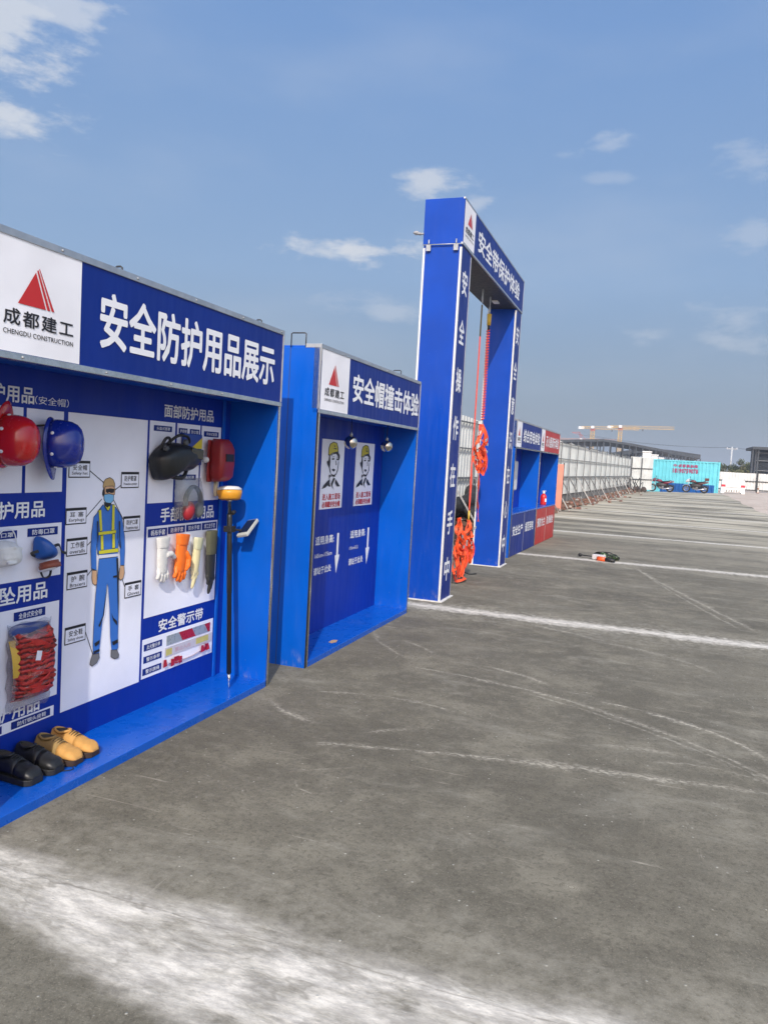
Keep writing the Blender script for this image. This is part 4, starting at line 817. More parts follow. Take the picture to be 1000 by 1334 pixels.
# ------------------------------------------------------------------ gear hung in the display booth
def put(name, label, cat, s, d, z, group=None): return thing(name, label, cat, B1.at(s, d, z), B1.rz, group)
def helmet(s, d, z, turn, col, label, up):
    o = put('safety_helmet', label, 'helmet', s, d, z, 'safety helmets hung on the board'); o.rotation_euler.z += R(turn); o.scale = (0.87, 0.87, 0.87)
    m = M(label[:12]+' shell', col, 0.22, coat=0.5, var=0.05)
    A, Bz, Hh = 0.112, 0.132, 0.158
    b = MB(); rings = []; n = 48
    prof = [(1.0, 0.0), (1.0, 0.03), (0.985, 0.06), (0.93, 0.095), (0.82, 0.125), (0.64, 0.146), (0.42, 0.156), (0.2, 0.160), (0.02, 0.161)]
    for k, h in prof:
        ring = []
        for j in range(n):
            a = 2*math.pi*j/n; ridge = 0.005*max(0, 1-abs(math.cos(a))/0.16)*(1 if 0.1 < k < 0.98 else 0) + 0.002*max(0, 1-abs(abs(math.cos(a))-0.45)/0.08)*(1 if 0.1 < k < 0.95 else 0)
            ring.append((A*k*math.cos(a), -0.022-h-ridge, Bz*k*math.sin(a)))
        rings.append(ring)
    b.loft(rings, 0, True, True); b.build('shell', m, o)
    b = MB(); rings = []
    for (kin, y) in ((0.985, -0.026), (1.06, -0.018), (1.09, -0.012), (1.09, -0.007), (1.0, -0.010)):
        ring = []
        for j in range(n):
            a = 2*math.pi*j/n; pk_ = max(0.0, math.sin(a)*up)**3
            e = (kin-0.985)/0.105
            ring.append((A*kin*math.cos(a), y-0.020*pk_*e, Bz*kin*math.sin(a)+up*0.055*pk_*e))
        rings.append(ring)
    b.loft(rings, 0, False, True); b.build('brim', m, o)
    for a in (R(25), R(155), R(205), R(335), R(75)*up, R(105)*up):
        b = MB(); c = Vector((A*math.cos(a), -0.05, Bz*math.sin(a))); nv = Vector((math.cos(a)/A, 0, math.sin(a)/Bz)).normalized()
        b.lathe([(0.009, -0.002), (0.009, 0.003), (0.005, 0.005), (0.001, 0.0055)], 12, 0, Matrix.Translation(c) @ nv.to_track_quat('Z', 'Y').to_matrix().to_4x4()); b.build('rivet', TXTW, o)
    b = MB(); b.tube([(0, -0.02, 0.10), (0, 0.07, 0.09), (0, 0.085, 0.07)], 0.006, 6); b.tube([(0.108*math.cos(a)*0.9, -0.018, 0.115*math.sin(a)) for a in spread(0, 2*math.pi, 28)], 0.006, 6, flat=(1, 1)); b.build('headband', BLACK, o)
helmet(-1.995, 0.315, 1.586, 20, (0.50, 0.008, 0.010), 'glossy red safety helmet hanging on the display board, left of the blue one', 1)
helmet(-1.728, 0.308, 1.582, 27, (0.006, 0.020, 0.26), 'glossy dark blue safety helmet hanging beside the red helmet', -1)

def soft(name, parent, fn, mat, vox=0.004, it=4):
    b = MB(); fn(b); return b.build(name, mat, parent, rm=vox, smooth_it=it)
# dust mask
o = put('dust_mask', 'crumpled white dust mask hanging below the red helmet', 'mask', -1.925, 0.352, 1.07)
def f(b):
    b.inflate([(-0.085, 0.0), (-0.07, 0.045), (-0.02, 0.062), (0.04, 0.05), (0.07, 0.02), (0.082, -0.03), (0.06, -0.055), (0.0, -0.06), (-0.06, -0.055)], 0, 0.062)
    for k in range(4): b.tube([(-0.07+0.01*k, -0.03-0.01*k, 0.03-0.022*k), (0.0, -0.058, 0.034-0.024*k), (0.065-0.01*k, -0.032, 0.02-0.022*k)], 0.008, 6)
soft('cup', o, f, M('mask white', (0.70, 0.70, 0.68), 0.8, bump=0.5, bscale=90), 0.005, 3)
b = MB(); b.tube(catmull([(-0.08, 0, 0.0), (-0.03, -0.004, 0.10), (0.04, -0.004, 0.10), (0.075, 0, 0.0)], 6), 0.003, 6); b.build('strap', TXTW, o)
# respirator
o = put('respirator', 'blue rubber respirator with brown filter disc hanging beside the white dust mask', 'respirator', -1.712, 0.345, 1.07)
def f(b): b.inflate([(-0.058, 0.035), (-0.048, 0.062), (-0.03, 0.068), (0.004, 0.055), (0.04, 0.022), (0.066, -0.02), (0.062, -0.045), (0.02, -0.052), (-0.028, -0.044), (-0.054, -0.02)], 0, 0.085, 0, 0, 1.7)
soft('face_piece', o, f, M('respirator blue', (0.012, 0.085, 0.36), 0.4, bump=0.1), 0.004, 3)
b = MB(); b.lathe([(0.045, 0), (0.045, 0.012), (0.05, 0.013), (0.05, 0.032), (0.044, 0.033)], 20, 0, Matrix.Translation((0.0, -0.045, -0.055)) @ Matrix.Rotation(R(160), 4, 'X')); b.build('filter', M('filter brown', (0.22, 0.06, 0.035), 0.5), o)
b = MB(); b.lathe([(0.040, 0), (0.040, 0.012), (0.028, 0.014)], 20, 0, Matrix.Translation((0.0, -0.034, -0.086)) @ Matrix.Rotation(R(160), 4, 'X')); b.build('filter_cap', TXTW, o)
b = MB(); b.ribbon([(0.05, -0.02, 0.01), (0.10, -0.01, 0.015), (0.125, -0.006, -0.02), (0.155, -0.004, -0.032)], 0.014, 0.003, 0, (0, 0.3, 1)); b.ribbon([(-0.03, -0.02, -0.09), (0.0, -0.015, -0.135), (0.045, -0.01, -0.13), (0.05, -0.012, -0.085)], 0.012, 0.003, 0, (0, 1, 0.2)); b.ribbon([(-0.05, -0.03, 0.0), (-0.085, -0.02, -0.01), (-0.06, -0.02, -0.025)], 0.014, 0.003, 0, (0, 0.3, 1)); b.build('strap', BLACK, o)
# bagged harness
o = put('harness_bag', 'clear plastic bag packed with folded red webbing harness, hanging under its caption', 'bagged harness', -1.775, 0.354, 0.36)
BAGRED = M('folded red webbing', (0.52, 0.035, 0.03), 0.65, var=0.22, scale=14, bump=0.5, bscale=160)
t = NT('rows of folded webbing'); p = t.obj(); zz = t.n('ShaderNodeSeparateXYZ'); t.l(p, zz.inputs[0])
wv = t.ma('SINE', t.ma('ADD', t.ma('MULTIPLY', zz.outputs[2], 250), t.ma('MULTIPLY', t.noise(t.map(p, (1, 1, 0.6)), 14, 4, 0.6), 14)))
c = t.mix(t.ss(wv, -0.9, 0.1), (0.10, 0.006, 0.006), (0.50, 0.035, 0.028)); c = t.mix(t.ss(t.noise(p, 26, 5, 0.7), 0.52, 0.66, 0, 0.7), c, (0.62, 0.12, 0.07)); c = t.mix(t.ss(t.noise(t.map(p, loc=(4, 2, 0)), 17, 5, 0.7), 0.60, 0.68, 0, 0.8), c, (0.06, 0.01, 0.015))  # darker lines put the shade between webbing folds into the colour
t.put(t.b.inputs['Base Color'], c); t.b.inputs['Roughness'].default_value = 0.55; t.bump(t.ma('ADD', wv, t.noise(p, 60, 4, 0.6)), 0.8, 0.004)
b = MB(); rings = []
for i, z in enumerate(spread(0.005, 0.345, 26)):
    e = 1-abs((z-0.175)/0.178)**6; w = 0.108+0.006*math.sin(i*2.2); dp = (0.052+0.007*math.sin(i*2.9))*max(0.25, e)
    rings.append([(w*math.copysign(abs(math.cos(a))**0.4, math.cos(a)), -0.004-dp*(1+math.copysign(abs(math.sin(a))**0.5, math.sin(a)))/2*1.5, z+0.006*math.sin(3*a+i)) for a in spread(0, 2*math.pi, 32)[:-1]])
b.loft(rings, 0, True, True); b.build('webbing_pack', t.m, o)
for k in range(6):
    b = MB(); z = 0.05+k*0.045; b.ribbon([(-0.10, -0.05, z), (-0.03, -0.083, z+random.uniform(-.02, .02)), (0.04, -0.085, z+random.uniform(-.02, .02)), (0.10, -0.05, z+random.uniform(-.02, .02))], 0.03, 0.005, 0, (0, -0.5, 1), 0.3); b.build('folded_strap', BAGRED, o)
b = MB(); b.ribbon([(-0.112, -0.02, 0.30), (-0.118, -0.05, 0.22), (-0.11, -0.05, 0.13)], 0.035, 0.004, 0, (1, -0.6, 0)); b.build('yellow_strap', YELW, o)
b = MB(); b.inflate([(-0.112, 0.315), (-0.02, 0.322), (0.06, 0.335), (0.10, 0.352), (0.0, 0.366), (-0.108, 0.362)], -0.01, 0.045, 0, 0.004, 2.5); b.build('blue_pad', M('pad blue', (0.03, 0.06, 0.22), 0.7, bump=0.5, bscale=60), o)
b = MB(); b.box(-0.085, -0.055, -0.094, -0.091, 0.19, 0.235, 0, Matrix.Rotation(R(12), 4, 'Y')); b.build('label_tag', PAPER, o)
b = MB()
rings = []
for i, z in enumerate(spread(-0.04, 0.37, 14)):
    k = math.sin(math.pi*min(1, max(0.0, (z+0.06)/0.45)))**0.35; w = 0.128+0.006*math.sin(i*1.9); t_ = 0.012+0.075*k*(0.9+0.2*math.sin(i*2.3))
    rings.append([(w*math.cos(a)*(1+0.02*math.sin(5*a+i)), -0.004-t_*max(0, math.sin(a))*(1+0.06*math.sin(7*a+i*1.3)), z+0.006*math.sin(6*a)) for a in spread(0, 2*math.pi, 26)[:-1]])
b.loft(rings, 0, False, True); b.build('plastic_bag', clear_film('clear bag', (0.8, 0.82, 0.85), 0.42), o)
# black welding helmet
o = put('welding_helmet', 'black welding helmet with head harness hanging at the top of the board', 'welding helmet', -0.715, 0.352, 1.525); o.scale = (0.86, 0.86, 0.88)
BLKP = M('matt black plastic', (0.010, 0.011, 0.012), 0.42, var=0.2, bump=0.08, bscale=30)
WM = [(-0.996, 1.514), (-0.965, 1.56), (-0.905, 1.60), (-0.84, 1.625), (-0.76, 1.632), (-0.66, 1.62), (-0.545, 1.60), (-0.512, 1.57), (-0.512, 1.525), (-0.56, 1.48), (-0.62, 1.445), (-0.70, 1.435), (-0.79, 1.42), (-0.865, 1.385), (-0.935, 1.378), (-0.978, 1.43)]
def f(b): b.inflate([(x+0.76, z-1.52) for x, z in WM], -0.02, 0.15, 0, 0.015, 2.6, 9, (0.02, 0.02), 0.0)
soft('shield', o, f, BLKP, 0.006, 3)
b = MB(); b.box(0.03, 0.17, -0.166, -0.135, 0.015, 0.085, 0, Matrix.Rotation(R(4), 4, 'Y')); b.build('viewing_window', M('dark green glass', (0.010, 0.018, 0.012), 0.08), o, 0.006)
b = MB(); b.tube(catmull([(-0.10, -0.05, 0.10), (-0.03, -0.09, 0.16), (0.08, -0.09, 0.155), (0.16, -0.05, 0.12)], 6), 0.010, 8); b.tube(catmull([(-0.17, -0.04, 0.05), (-0.15, -0.07, 0.13), (-0.10, -0.07, 0.135), (-0.07, -0.05, 0.08)], 6), 0.010, 8); b.tube(catmull([(-0.12, -0.02, -0.10), (0.0, -0.10, -0.125), (0.12, -0.06, -0.08)], 6), 0.014, 8); b.build('head_harness', BLACK, o)
b = MB(); b.lathe([(0.022, 0), (0.022, 0.02), (0.016, 0.026)], 16, 0, Matrix.Translation((-0.155, -0.075, 0.065)) @ Matrix.Rotation(R(90), 4, 'X')); b.lathe([(0.024, 0), (0.024, 0.018), (0.016, 0.024)], 16, 0, Matrix.Translation((0.03, -0.10, 0.115)) @ Matrix.Rotation(R(90), 4, 'X')); b.build('knob', M('knob grey', (0.05, 0.055, 0.06), 0.4), o)
# packet with goggles behind it
o = put('goggles_packet', 'blue and yellow packet of goggles half hidden behind the black welding helmet', 'packet', -0.50, 0.358, 1.55)
b = MB(); b.box(-0.095, 0.105, -0.022, -0.002, -0.06, 0.135); pkt = b.build('packet', M('packet blue', (0.02, 0.06, 0.30), 0.35), o, 0.006)
b = MB(); b.poly([(-0.02, 0.045), (0.10, 0.045), (0.10, 0.115)], -0.0235, 0); b.build('yellow_corner', M('packet yellow', (0.62, 0.50, 0.04), 0.4), pkt)
# red hand-held welding shield
o = put('welding_shield', 'red hand held welding shield hanging at the right end of the board', 'welding shield', -0.265, 0.352, 1.39); o.scale = (0.88, 0.88, 0.95)
RS = M('red fibre', (0.23, 0.012, 0.014), 0.45, var=0.15, bump=0.1)
b = MB(); rings = []
for z, w, dp in [(0.0, 0.055, 0.06), (0.012, 0.078, 0.09), (0.035, 0.092, 0.112), (0.12, 0.098, 0.12), (0.22, 0.098, 0.116), (0.262, 0.085, 0.10), (0.290, 0.06, 0.08)]:
    ring = []
    for a in spread(0, 2*math.pi, 40)[:-1]:
        c_, s_ = math.cos(a), math.sin(a); ring.append((w*math.copysign(abs(c_)**0.45, c_)+0.05*0, -0.04-dp/2+dp/2*math.copysign(abs(s_)**0.45, s_), z))
    rings.append(ring)
b.loft(rings, 0, True, True); sh = b.build('shield', RS, o)
b = MB(); b.box(-0.05, 0.05, -0.165, -0.155, 0.14, 0.19); b.build('viewing_window', BLACK, sh)
b = MB(); b.box(-0.104, 0.104, -0.046, -0.03, -0.005, 0.28); b.build('rim', RS, o, 0.008)
b = MB(); b.tube([(0.035, -0.035, 0.02), (0.03, -0.03, -0.05), (0.035, -0.03, -0.105)], [0.017, 0.016, 0.014], 10); b.build('handle', M('ivory handle', (0.55, 0.48, 0.33), 0.5), o)
b = MB(); b.ell((-0.15, -0.05, 0.145), (0.022, 0.03, 0.022)); b.tube([(-0.15, -0.03, 0.145), (-0.15, 0, 0.145)], 0.006, 6); b.build('hook', TRIMW, o)
# ear muffs in a clear bag
o = put('ear_muffs', 'grey ear muffs with red cup in a clear bag, hanging under the welding helmet', 'ear muffs', -0.52, 0.356, 1.165)
b = MB(); b.tube(catmull([(-0.075, -0.05, 0.06), (-0.07, -0.05, 0.14), (0.0, -0.05, 0.195), (0.07, -0.05, 0.15), (0.085, -0.05, 0.06)], 7), 0.013, 8, flat=(1.5, 0.7)); b.build('headband', M('band grey', (0.10, 0.115, 0.11), 0.5), o)
b = MB(); b.ell((-0.05, -0.055, 0.045), (0.045, 0.035, 0.06), rot=Matrix.Rotation(R(15), 3, 'Y')); b.build('ear_cup', M('muff red', (0.30, 0.012, 0.02), 0.5), o)
b = MB(); b.ell((0.07, -0.05, 0.045), (0.035, 0.03, 0.05)); b.build('ear_cup', M('muff grey', (0.12, 0.135, 0.13), 0.4), o)
b = MB(); rings = []
for i, z in enumerate(spread(-0.01, 0.245, 10)):
    t_ = 0.01+0.085*math.sin(math.pi*min(1, max(0.02, (z+0.02)/0.28)))**0.5
    rings.append([((0.128+0.006*math.sin(i*2.1))*math.cos(a), -0.003-t_*max(0, math.sin(a))*(1+0.08*math.sin(5*a+i)), z) for a in spread(0, 2*math.pi, 22)[:-1]])
b.loft(rings, 0, False, True); b.build('plastic_bag', clear_film('clear packet', (0.55, 0.6, 0.6), 0.36), o)

# gloves: hanging fingers down
def glove(s, z, label, mats, k=1.0, kind='full', thumb=1, cuff=0.09, tilt=0.0, slim=1.0, fold=0.0):
    o = put('work_glove', label, 'glove', s, 0.357, z, 'work gloves hung in a row')
    T = Matrix.Rotation(tilt, 4, 'Y')
    def P(x, y, z_): return T @ Vector((x*slim*k, y*k, z_*k))
    def f(b):
        b.loft([[P(0.052*wx*math.cos(a), -0.026+0.020*math.sin(a)*ty, zz) for a in spread(0, 2*math.pi, 20)[:-1]] for zz, wx, ty in [(0.0, 0.95, 1.0), (-0.05, 0.93, 1.05), (-0.10, 0.9, 1.1), (-0.15, 0.82, 1.0), (-0.165, 0.7, 0.8)]])
        lens = [0.058, 0.078, 0.084, 0.070]
        if kind == 'pinch': lens = [0.06, 0.12, 0.10, 0.05]
        for i, ln_ in enumerate(lens):
            x = (-0.036+0.024*i); sp = (i-1.5)*0.006 if kind != 'pinch' else (1.2-i)*0.010
            b.tube([P(x, -0.026, -0.135), P(x+sp*0.5, -0.034, -0.135-ln_*0.45), P(x+sp, -0.028, -0.135-ln_*0.85), P(x+sp, -0.024, -0.135-ln_)], [0.0125*k, 0.0125*k, 0.0115*k, 0.006*k], 10)
        if kind == 'full':
            b.tube([P(thumb*0.03, -0.034, -0.045), P(thumb*0.055, -0.045, -0.08), P(thumb*0.05, -0.048, -0.125), P(thumb*0.042, -0.044, -0.148)], [0.018*k, 0.0165*k, 0.014*k, 0.007*k], 10)
        elif kind == 'side':
            b.tube([P(0.02, -0.035, -0.05), P(0.065, -0.04, -0.045), P(0.098, -0.035, -0.066), P(0.108, -0.033, -0.075)], [0.02*k, 0.018*k, 0.017*k, 0.014*k], 10)
    soft('hand', o, f, mats[0], 0.0035, 2)
    def g(b): b.loft([[P(0.052*wx*math.cos(a)+(0.004*math.sin(a*6)), -0.028+0.022*math.sin(a)*ty, zz) for a in spread(0, 2*math.pi, 30)[:-1]] for zz, wx, ty in [(cuff, 1.1, 1.15), (cuff*0.6, 1.06, 1.1), (cuff*0.2, 0.98, 1.0), (-0.004, 0.96, 1.02)]])
    b = MB(); g(b); b.build('cuff', mats[1], o, 0.002)
KN = M('white knit cotton', (0.66, 0.65, 0.62), 0.85, var=0.1, scale=12, bump=0.8, bscale=240)
OR_ = M('orange rubber', (0.82, 0.16, 0.012), 0.45, var=0.12, bump=0.35, bscale=55)
CR = M('cream latex', (0.62, 0.55, 0.32), 0.4, var=0.1, bump=0.1)
glove(-0.775, 1.00, 'white knitted cotton glove, leftmost of the row of gloves', (KN, KN), 1.0, 'side', 1, 0.06)
glove(-0.585, 1.00, 'bright orange rubber glove between the white and cream ones', (OR_, OR_), 1.08, 'full', 1, 0.06, R(6))
glove(-0.415, 0.955, 'slim cream latex glove between the orange and black ones', (CR, M('cream latex cuff', (0.50, 0.50, 0.33), 0.45, bump=0.2)), 1.0, 'pinch', 1, 0.075, R(8), 0.72)
glove(-0.255, 0.91, 'long black glove with olive canvas cuff, rightmost of the row', (M('black leather', (0.018, 0.019, 0.018), 0.6, bump=0.3), M('olive canvas', (0.085, 0.085, 0.05), 0.8, bump=0.4, bscale=200)), 1.05, 'pinch', 1, 0.145, 0, 0.92)

# warning tapes pinned on the bottom field
def strip(s0, s1, z0, z1, label, fn, mats, name='warning_tape'):
    o = put(name, label, 'tape', (s0+s1)/2, 0.3595, z0, 'warning tapes pinned on the board'); w = s1-s0; h = z1-z0
    b = MB(); fn(b, w, h); b.build('tape', mats, o)
RT = M('reflective red', (0.42, 0.015, 0.03), 0.3); GT = M('reflective silver', (0.42, 0.47, 0.50), 0.3, 0.3)
def f(b, w, h):
    x = -w/2; b.box(-w/2, w/2, -0.0025, -0.0010, 0, h, 1)
    for a, c in ((0.26, 0.56), (0.86, 1.0)): b.poly([(x+w*a, h), (x+w*c, h), (x+w*min(1, c+0.09), 0), (x+w*min(1, a+0.09), 0)], -0.0030, 0)
strip(-0.665, -0.185, 0.375, 0.435, 'silver reflective tape with slanted red bars, top strip of three', f, [RT, GT])
PINK = M('faint pink print', (0.60, 0.40, 0.46), 0.5); 
def f(b, w, h):
    b.box(-w/2, w/2, -0.003, -0.001, 0, h, 0)
    b.rect(-w*0.48, -w*0.36, 0.006, h-0.01, -0.0036, 1); b.rect(w*0.14, w*0.42, 0.012, h-0.006, -0.0036, 1)
    b.text('禁止入内', -w*0.30, w*0.02, 0.012, h-0.016, -0.0037, 2, 0.02)
strip(-0.68, -0.16, 0.305, 0.362, 'pale printed barrier tape with yellow blocks, middle strip of three', f, [M('tape pale', (0.60, 0.57, 0.62), 0.4), M('tape yellow', (0.58, 0.52, 0.16), 0.5), PINK])
o = put('flag_rope', 'white rope of little red flags, lowest of the three strips', 'flag rope', -0.42, 0.3595, 0.232, 'warning tapes pinned on the board')
b = MB(); b.tube(catmull([(-0.24, -0.006, 0.03), (-0.1, -0.008, 0.02), (0.05, -0.006, 0.022), (0.2, -0.006, 0.05)], 6), 0.004, 6); b.build('rope', M('flag cord', (0.5, 0.42, 0.45), 0.7), o)
for i in range(8):
    b = MB(); x = [-0.26, -0.19, -0.16, -0.13, -0.10, 0.14, 0.18, 0.205][i]; z = 0.03+(0.02 if i > 4 else 0)+random.uniform(-.008, .008)
    pts = [(x-0.022, z-0.024), (x+0.020, z-0.02), (x+0.012, z+0.022), (x-0.014, z+0.024)]; b.add([(px, -0.008-0.008*random.random(), pz) for px, pz in pts], [(0, 1, 2, 3)], 0); b.build('flag', RT if i != 7 else TXTR, o)

# survey pole leaning in the corner
base = Vector((-0.310, 0.117, 0.048)); top = Vector((-0.205, 0.235, 1.27))
o = thing('survey_pole', 'black survey pole with yellow receiver and clamped controller, leaning in the booth corner', 'survey pole', B1.at(base.x, base.y, base.z), B1.rz)
dv = top-base; Lp = dv.length; Q = dv.to_track_quat('Z', 'Y').to_matrix().to_4x4()
b = MB(); b.lathe([(0.001, 0), (0.005, 0.02), (0.007, 0.05), (0.011, 0.055), (0.011, 0.10)], 12, 0, Q); b.build('tip', CHROME, o)
b = MB(); b.lathe([(0.0155, 0.10), (0.0155, 0.62), (0.0175, 0.621), (0.0175, 1.12), (0.0175, 1.14)], 14, 0, Q); b.build('pole', M('carbon black', (0.016, 0.016, 0.015), 0.4, bump=0.2, bscale=120), o)
b = MB(); b.lathe([(0.012, 1.14), (0.012, Lp-0.01), (0.02, Lp-0.01), (0.02, Lp)], 12, 0, Q); b.build('adapter', CHROME, o)
b = MB(); b.lathe([(0.055, Lp), (0.072, Lp+0.008), (0.08, Lp+0.04), (0.081, Lp+0.062)], 32, 0, Q); b.build('receiver', M('receiver amber', (0.62, 0.28, 0.02), 0.4), o)
b = MB(); b.lathe([(0.081, Lp+0.063), (0.079, Lp+0.075), (0.06, Lp+0.088), (0.02, Lp+0.092)], 32, 0, Q); b.build('receiver_cap', M('receiver white', (0.62, 0.63, 0.62), 0.35), o)
CM = Matrix.Translation(dv*0.845)
b = MB(); b.box(-0.03, 0.03, -0.03, 0.03, -0.02, 0.02, 0, CM); b.bar(dv*0.845, dv*0.845+Vector((0.07, -0.05, -0.01)), 0.014); b.lathe([(0.014, 0), (0.014, 0.03), (0.008, 0.034)], 10, 0, Matrix.Translation(dv*0.93+Vector((0.0, -0.02, 0))) @ Matrix.Rotation(R(70), 4, 'Y')); b.build('clamp', BLACK, o, 0.004)
TM = Matrix.Translation(dv*0.845+Vector((0.105, -0.075, 0.005))) @ Matrix.Rotation(R(-34), 4, 'Y') @ Matrix.Rotation(R(-16), 4, 'X')
b = MB(); b.box(-0.085, 0.085, -0.045, 0.045, -0.012, 0.012, 0, TM); ct = b.build('controller', M('controller grey', (0.42, 0.43, 0.40), 0.45), o, 0.006)
b = MB(); b.box(-0.062, 0.075, -0.038, 0.038, 0.0122, 0.0135, 0, TM); b.build('screen', M('screen glass', (0.012, 0.02, 0.05), 0.1), ct)

# shoes
def shoe(s, d, head, label, cv, cq, csole, cl, k=1.0):
    """toe along local -Y; heel at the origin"""
    o = thing('work_shoe', label, 'shoe', B1.at(s, d, 0.0485), B1.rz+head, 'work shoes standing on the booth floor')
    Ln = 0.285*k; hk = 1.12
    def hw(t): return 0.036+0.018*math.sin(min(1, max(0, t))*math.pi*0.62+0.15) if t < 0.78 else (0.036+0.018*math.sin(0.78*math.pi*0.62+0.15))*math.sqrt(max(0.0, 1-((t-0.78)/0.235)**2.4))
    def off(t): return 0.006*math.sin(t*math.pi)
    def top(t):
        if t < 0.42: return 0.092-0.012*math.sin(t/0.42*math.pi)
        if t < 0.78: return 0.092-(t-0.42)/0.36*0.038
        return 0.054*math.sqrt(max(0.05, 1-((t-0.78)/0.24)**2))+0.006
    ts = [0.0, 0.015, 0.05, 0.12, 0.2, 0.3, 0.42, 0.5, 0.58, 0.66, 0.74, 0.82, 0.89, 0.94, 0.975, 0.995]
    def ring(t, sh=1.0):
        h = top(t)*1.15; w = hw(t)*(0.6 if t == 0 else 0.86 if t < 0.03 else 1); r = []
        tpr = 0.60 if t < 0.42 else 0.60+0.2*min(1, (t-0.42)/0.3)
        for a in spread(0, 2*math.pi, 24)[:-1]:
            c_, s_ = math.cos(a), math.sin(a); zz = 0.022+(h-0.022)*(0.5+0.5*math.copysign(abs(s_)**0.7, s_))
            kk = 1-(1-tpr)*((zz-0.022)/max(0.01, h-0.022))**1.6
            r.append((off(t)+w*kk*math.copysign(abs(c_)**0.75, c_), -t*Ln, zz))
        return r
    b = MB(); b.loft([ring(t) for t in ts if t <= 0.585], 0, True, True); b.build('quarter', cq, o)
    b = MB(); b.loft([[(x*1.012, y, z*1.01) for x, y, z in ring(t)] for t in ts if t >= 0.58], 0, True, True); b.build('vamp', cv, o)
    b = MB(); out_ = [(off(t)+sd_*(hw(t)+0.006)*(0.72 if t == 0 else 0.93 if t < 0.03 else 1), -t*Ln*1.015+0.003) for sd_, tt in ((1, ts), (-1, ts[::-1])) for t in tt]
    n = len(out_); b.add([(x, y, 0.001) for x, y in out_]+[(x, y, 0.028) for x, y in out_], [tuple(range(n))[::-1], tuple(range(n, 2*n))]+[(i, (i+1) % n, (i+1) % n+n, i+n) for i in range(n)], 0); b.build('sole', csole, o, 0.003)
    b = MB(); pts = [(off(0.2)+0.026*math.cos(a), -Ln*0.215+Ln*0.17*math.sin(a), 0.097+0.010*abs(math.sin(a))) for a in spread(0, 2*math.pi, 20)]
    b.tube(pts, 0.0065, 8); b.build('collar', cq, o)
    b = MB(); b.add([(off(0.2)+0.025*math.cos(a), -Ln*0.215+Ln*0.165*math.sin(a), 0.1045) for a in spread(0, 2*math.pi, 18)[:-1]], [tuple(range(18))], 0); b.build('opening_shade', M('shoe lining', (0.05, 0.035, 0.02), 0.9), o)  # flat dark disc paints the shade inside the shoe opening
    b = MB()
    for i in range(4):
        t = 0.43+0.045*i; z = top(t)*1.15+0.003
        b.tube(catmull([(off(t)-0.026, -t*Ln, z-0.012), (off(t), -t*Ln-0.004, z), (off(t)+0.026, -t*Ln+0.008*(-1)**i, z-0.012)], 4), 0.0028, 6)
    b.build('laces', cl, o)
    return o
TAN = M('tan suede', (0.56, 0.29, 0.075), 0.75, var=0.12, scale=12, bump=0.2, bscale=200); TAN2 = M('shaded olive tan suede', (0.30, 0.19, 0.065), 0.8, var=0.15, scale=12, bump=0.3, bscale=200); SOLE = M('dark brown sole', (0.035, 0.018, 0.012), 0.7)  # quarter's olive tone mixes real two-tone with shade put into the colour
BL = M('black leather shoe', (0.010, 0.010, 0.010), 0.46, bump=0.2, bscale=70); BS = M('black sole', (0.012, 0.012, 0.012), 0.6); BLc = M('black lace', (0.014, 0.014, 0.016), 0.8)
BRL = M('brown lace', (0.10, 0.06, 0.025), 0.8)
shoe(-1.700, 0.350, R(1), 'tan suede work shoe with shaded olive heel, beside the black shoes', TAN, TAN2, SOLE, BRL, 0.88)
shoe(-1.600, 0.350, R(5), 'tan suede work shoe farthest from the black pair, toe turned out', TAN, TAN, SOLE, BRL, 0.88)
shoe(-1.95, 0.352, R(0), 'black leather work shoe nearest the camera, laces tied', BL, BL, BS, BLc, 0.86)
shoe(-1.825, 0.350, R(2), 'black leather work shoe between the other black one and the tan pair', BL, BL, BS, BLc, 0.86)
o = put('shoe_lace', 'loose black shoe lace trailing on the blue floor', 'lace', -1.79, 0.10, 0.0515)
b = MB(); b.tube(catmull([(-0.02, 0.02, 0), (0.03, -0.02, 0), (0.07, 0.03, 0), (0.12, 0.10, 0), (0.13, 0.03, 0), (0.06, -0.01, 0.001)], 6), 0.0022, 6); b.build('lace', BLc, o)

# ------------------------------------------------------------------ tools left on the slab
o = thing('green_bag', 'bunched green and black bag lying on the pale joint line', 'bag', (-0.66, 14.40, 0.004), R(-8)); o.scale = (0.9, 0.9, 0.85)
def f(b):
    for i in range(16): b.ell((random.uniform(-.17, .21), random.uniform(-.09, .09), random.uniform(0.05, 0.10)), (random.uniform(.05, .11), random.uniform(.05, .09), random.uniform(.04, .08)), 10, 6)
t = NT('camouflage cloth'); p = t.obj(); c = t.mix(t.ss(t.noise(p, 16, 3, 0.5), 0.44, 0.52), (0.018, 0.05, 0.012), (0.008, 0.010, 0.008)); c = t.mix(t.ss(t.noise(t.map(p, loc=(3, 1, 2)), 18, 3, 0.5), 0.58, 0.64), c, (0.25, 0.30, 0.20)); t.put(t.b.inputs['Base Color'], c); t.b.inputs['Roughness'].default_value = 0.8
soft('cloth', o, f, t.m, 0.016, 2)
b = MB(); b.tube(catmull([(-0.2, 0, 0.10), (-0.12, -0.05, 0.15), (0.1, -0.02, 0.16), (0.2, 0, 0.10)], 5), 0.012, 6); b.build('strap', BLACK, o)
o = thing('power_tool', 'orange power tool with black handle and long thin rod lying by the green bag', 'power tool', (-0.72, 14.17, 0.004), R(-24))
b = MB(); b.tube([(-0.46, 0.12, 0.04), (-0.15, 0.06, 0.05)], 0.009, 8); b.ell((-0.46, 0.12, 0.04), (0.04, 0.03, 0.03)); b.build('rod', BLACK, o)
b = MB(); b.box(-0.15, 0.07, -0.03, 0.09, 0.005, 0.10); b.build('motor_housing', M('tool white', (0.55, 0.52, 0.52), 0.5, var=0.2, scale=20), o, 0.015)
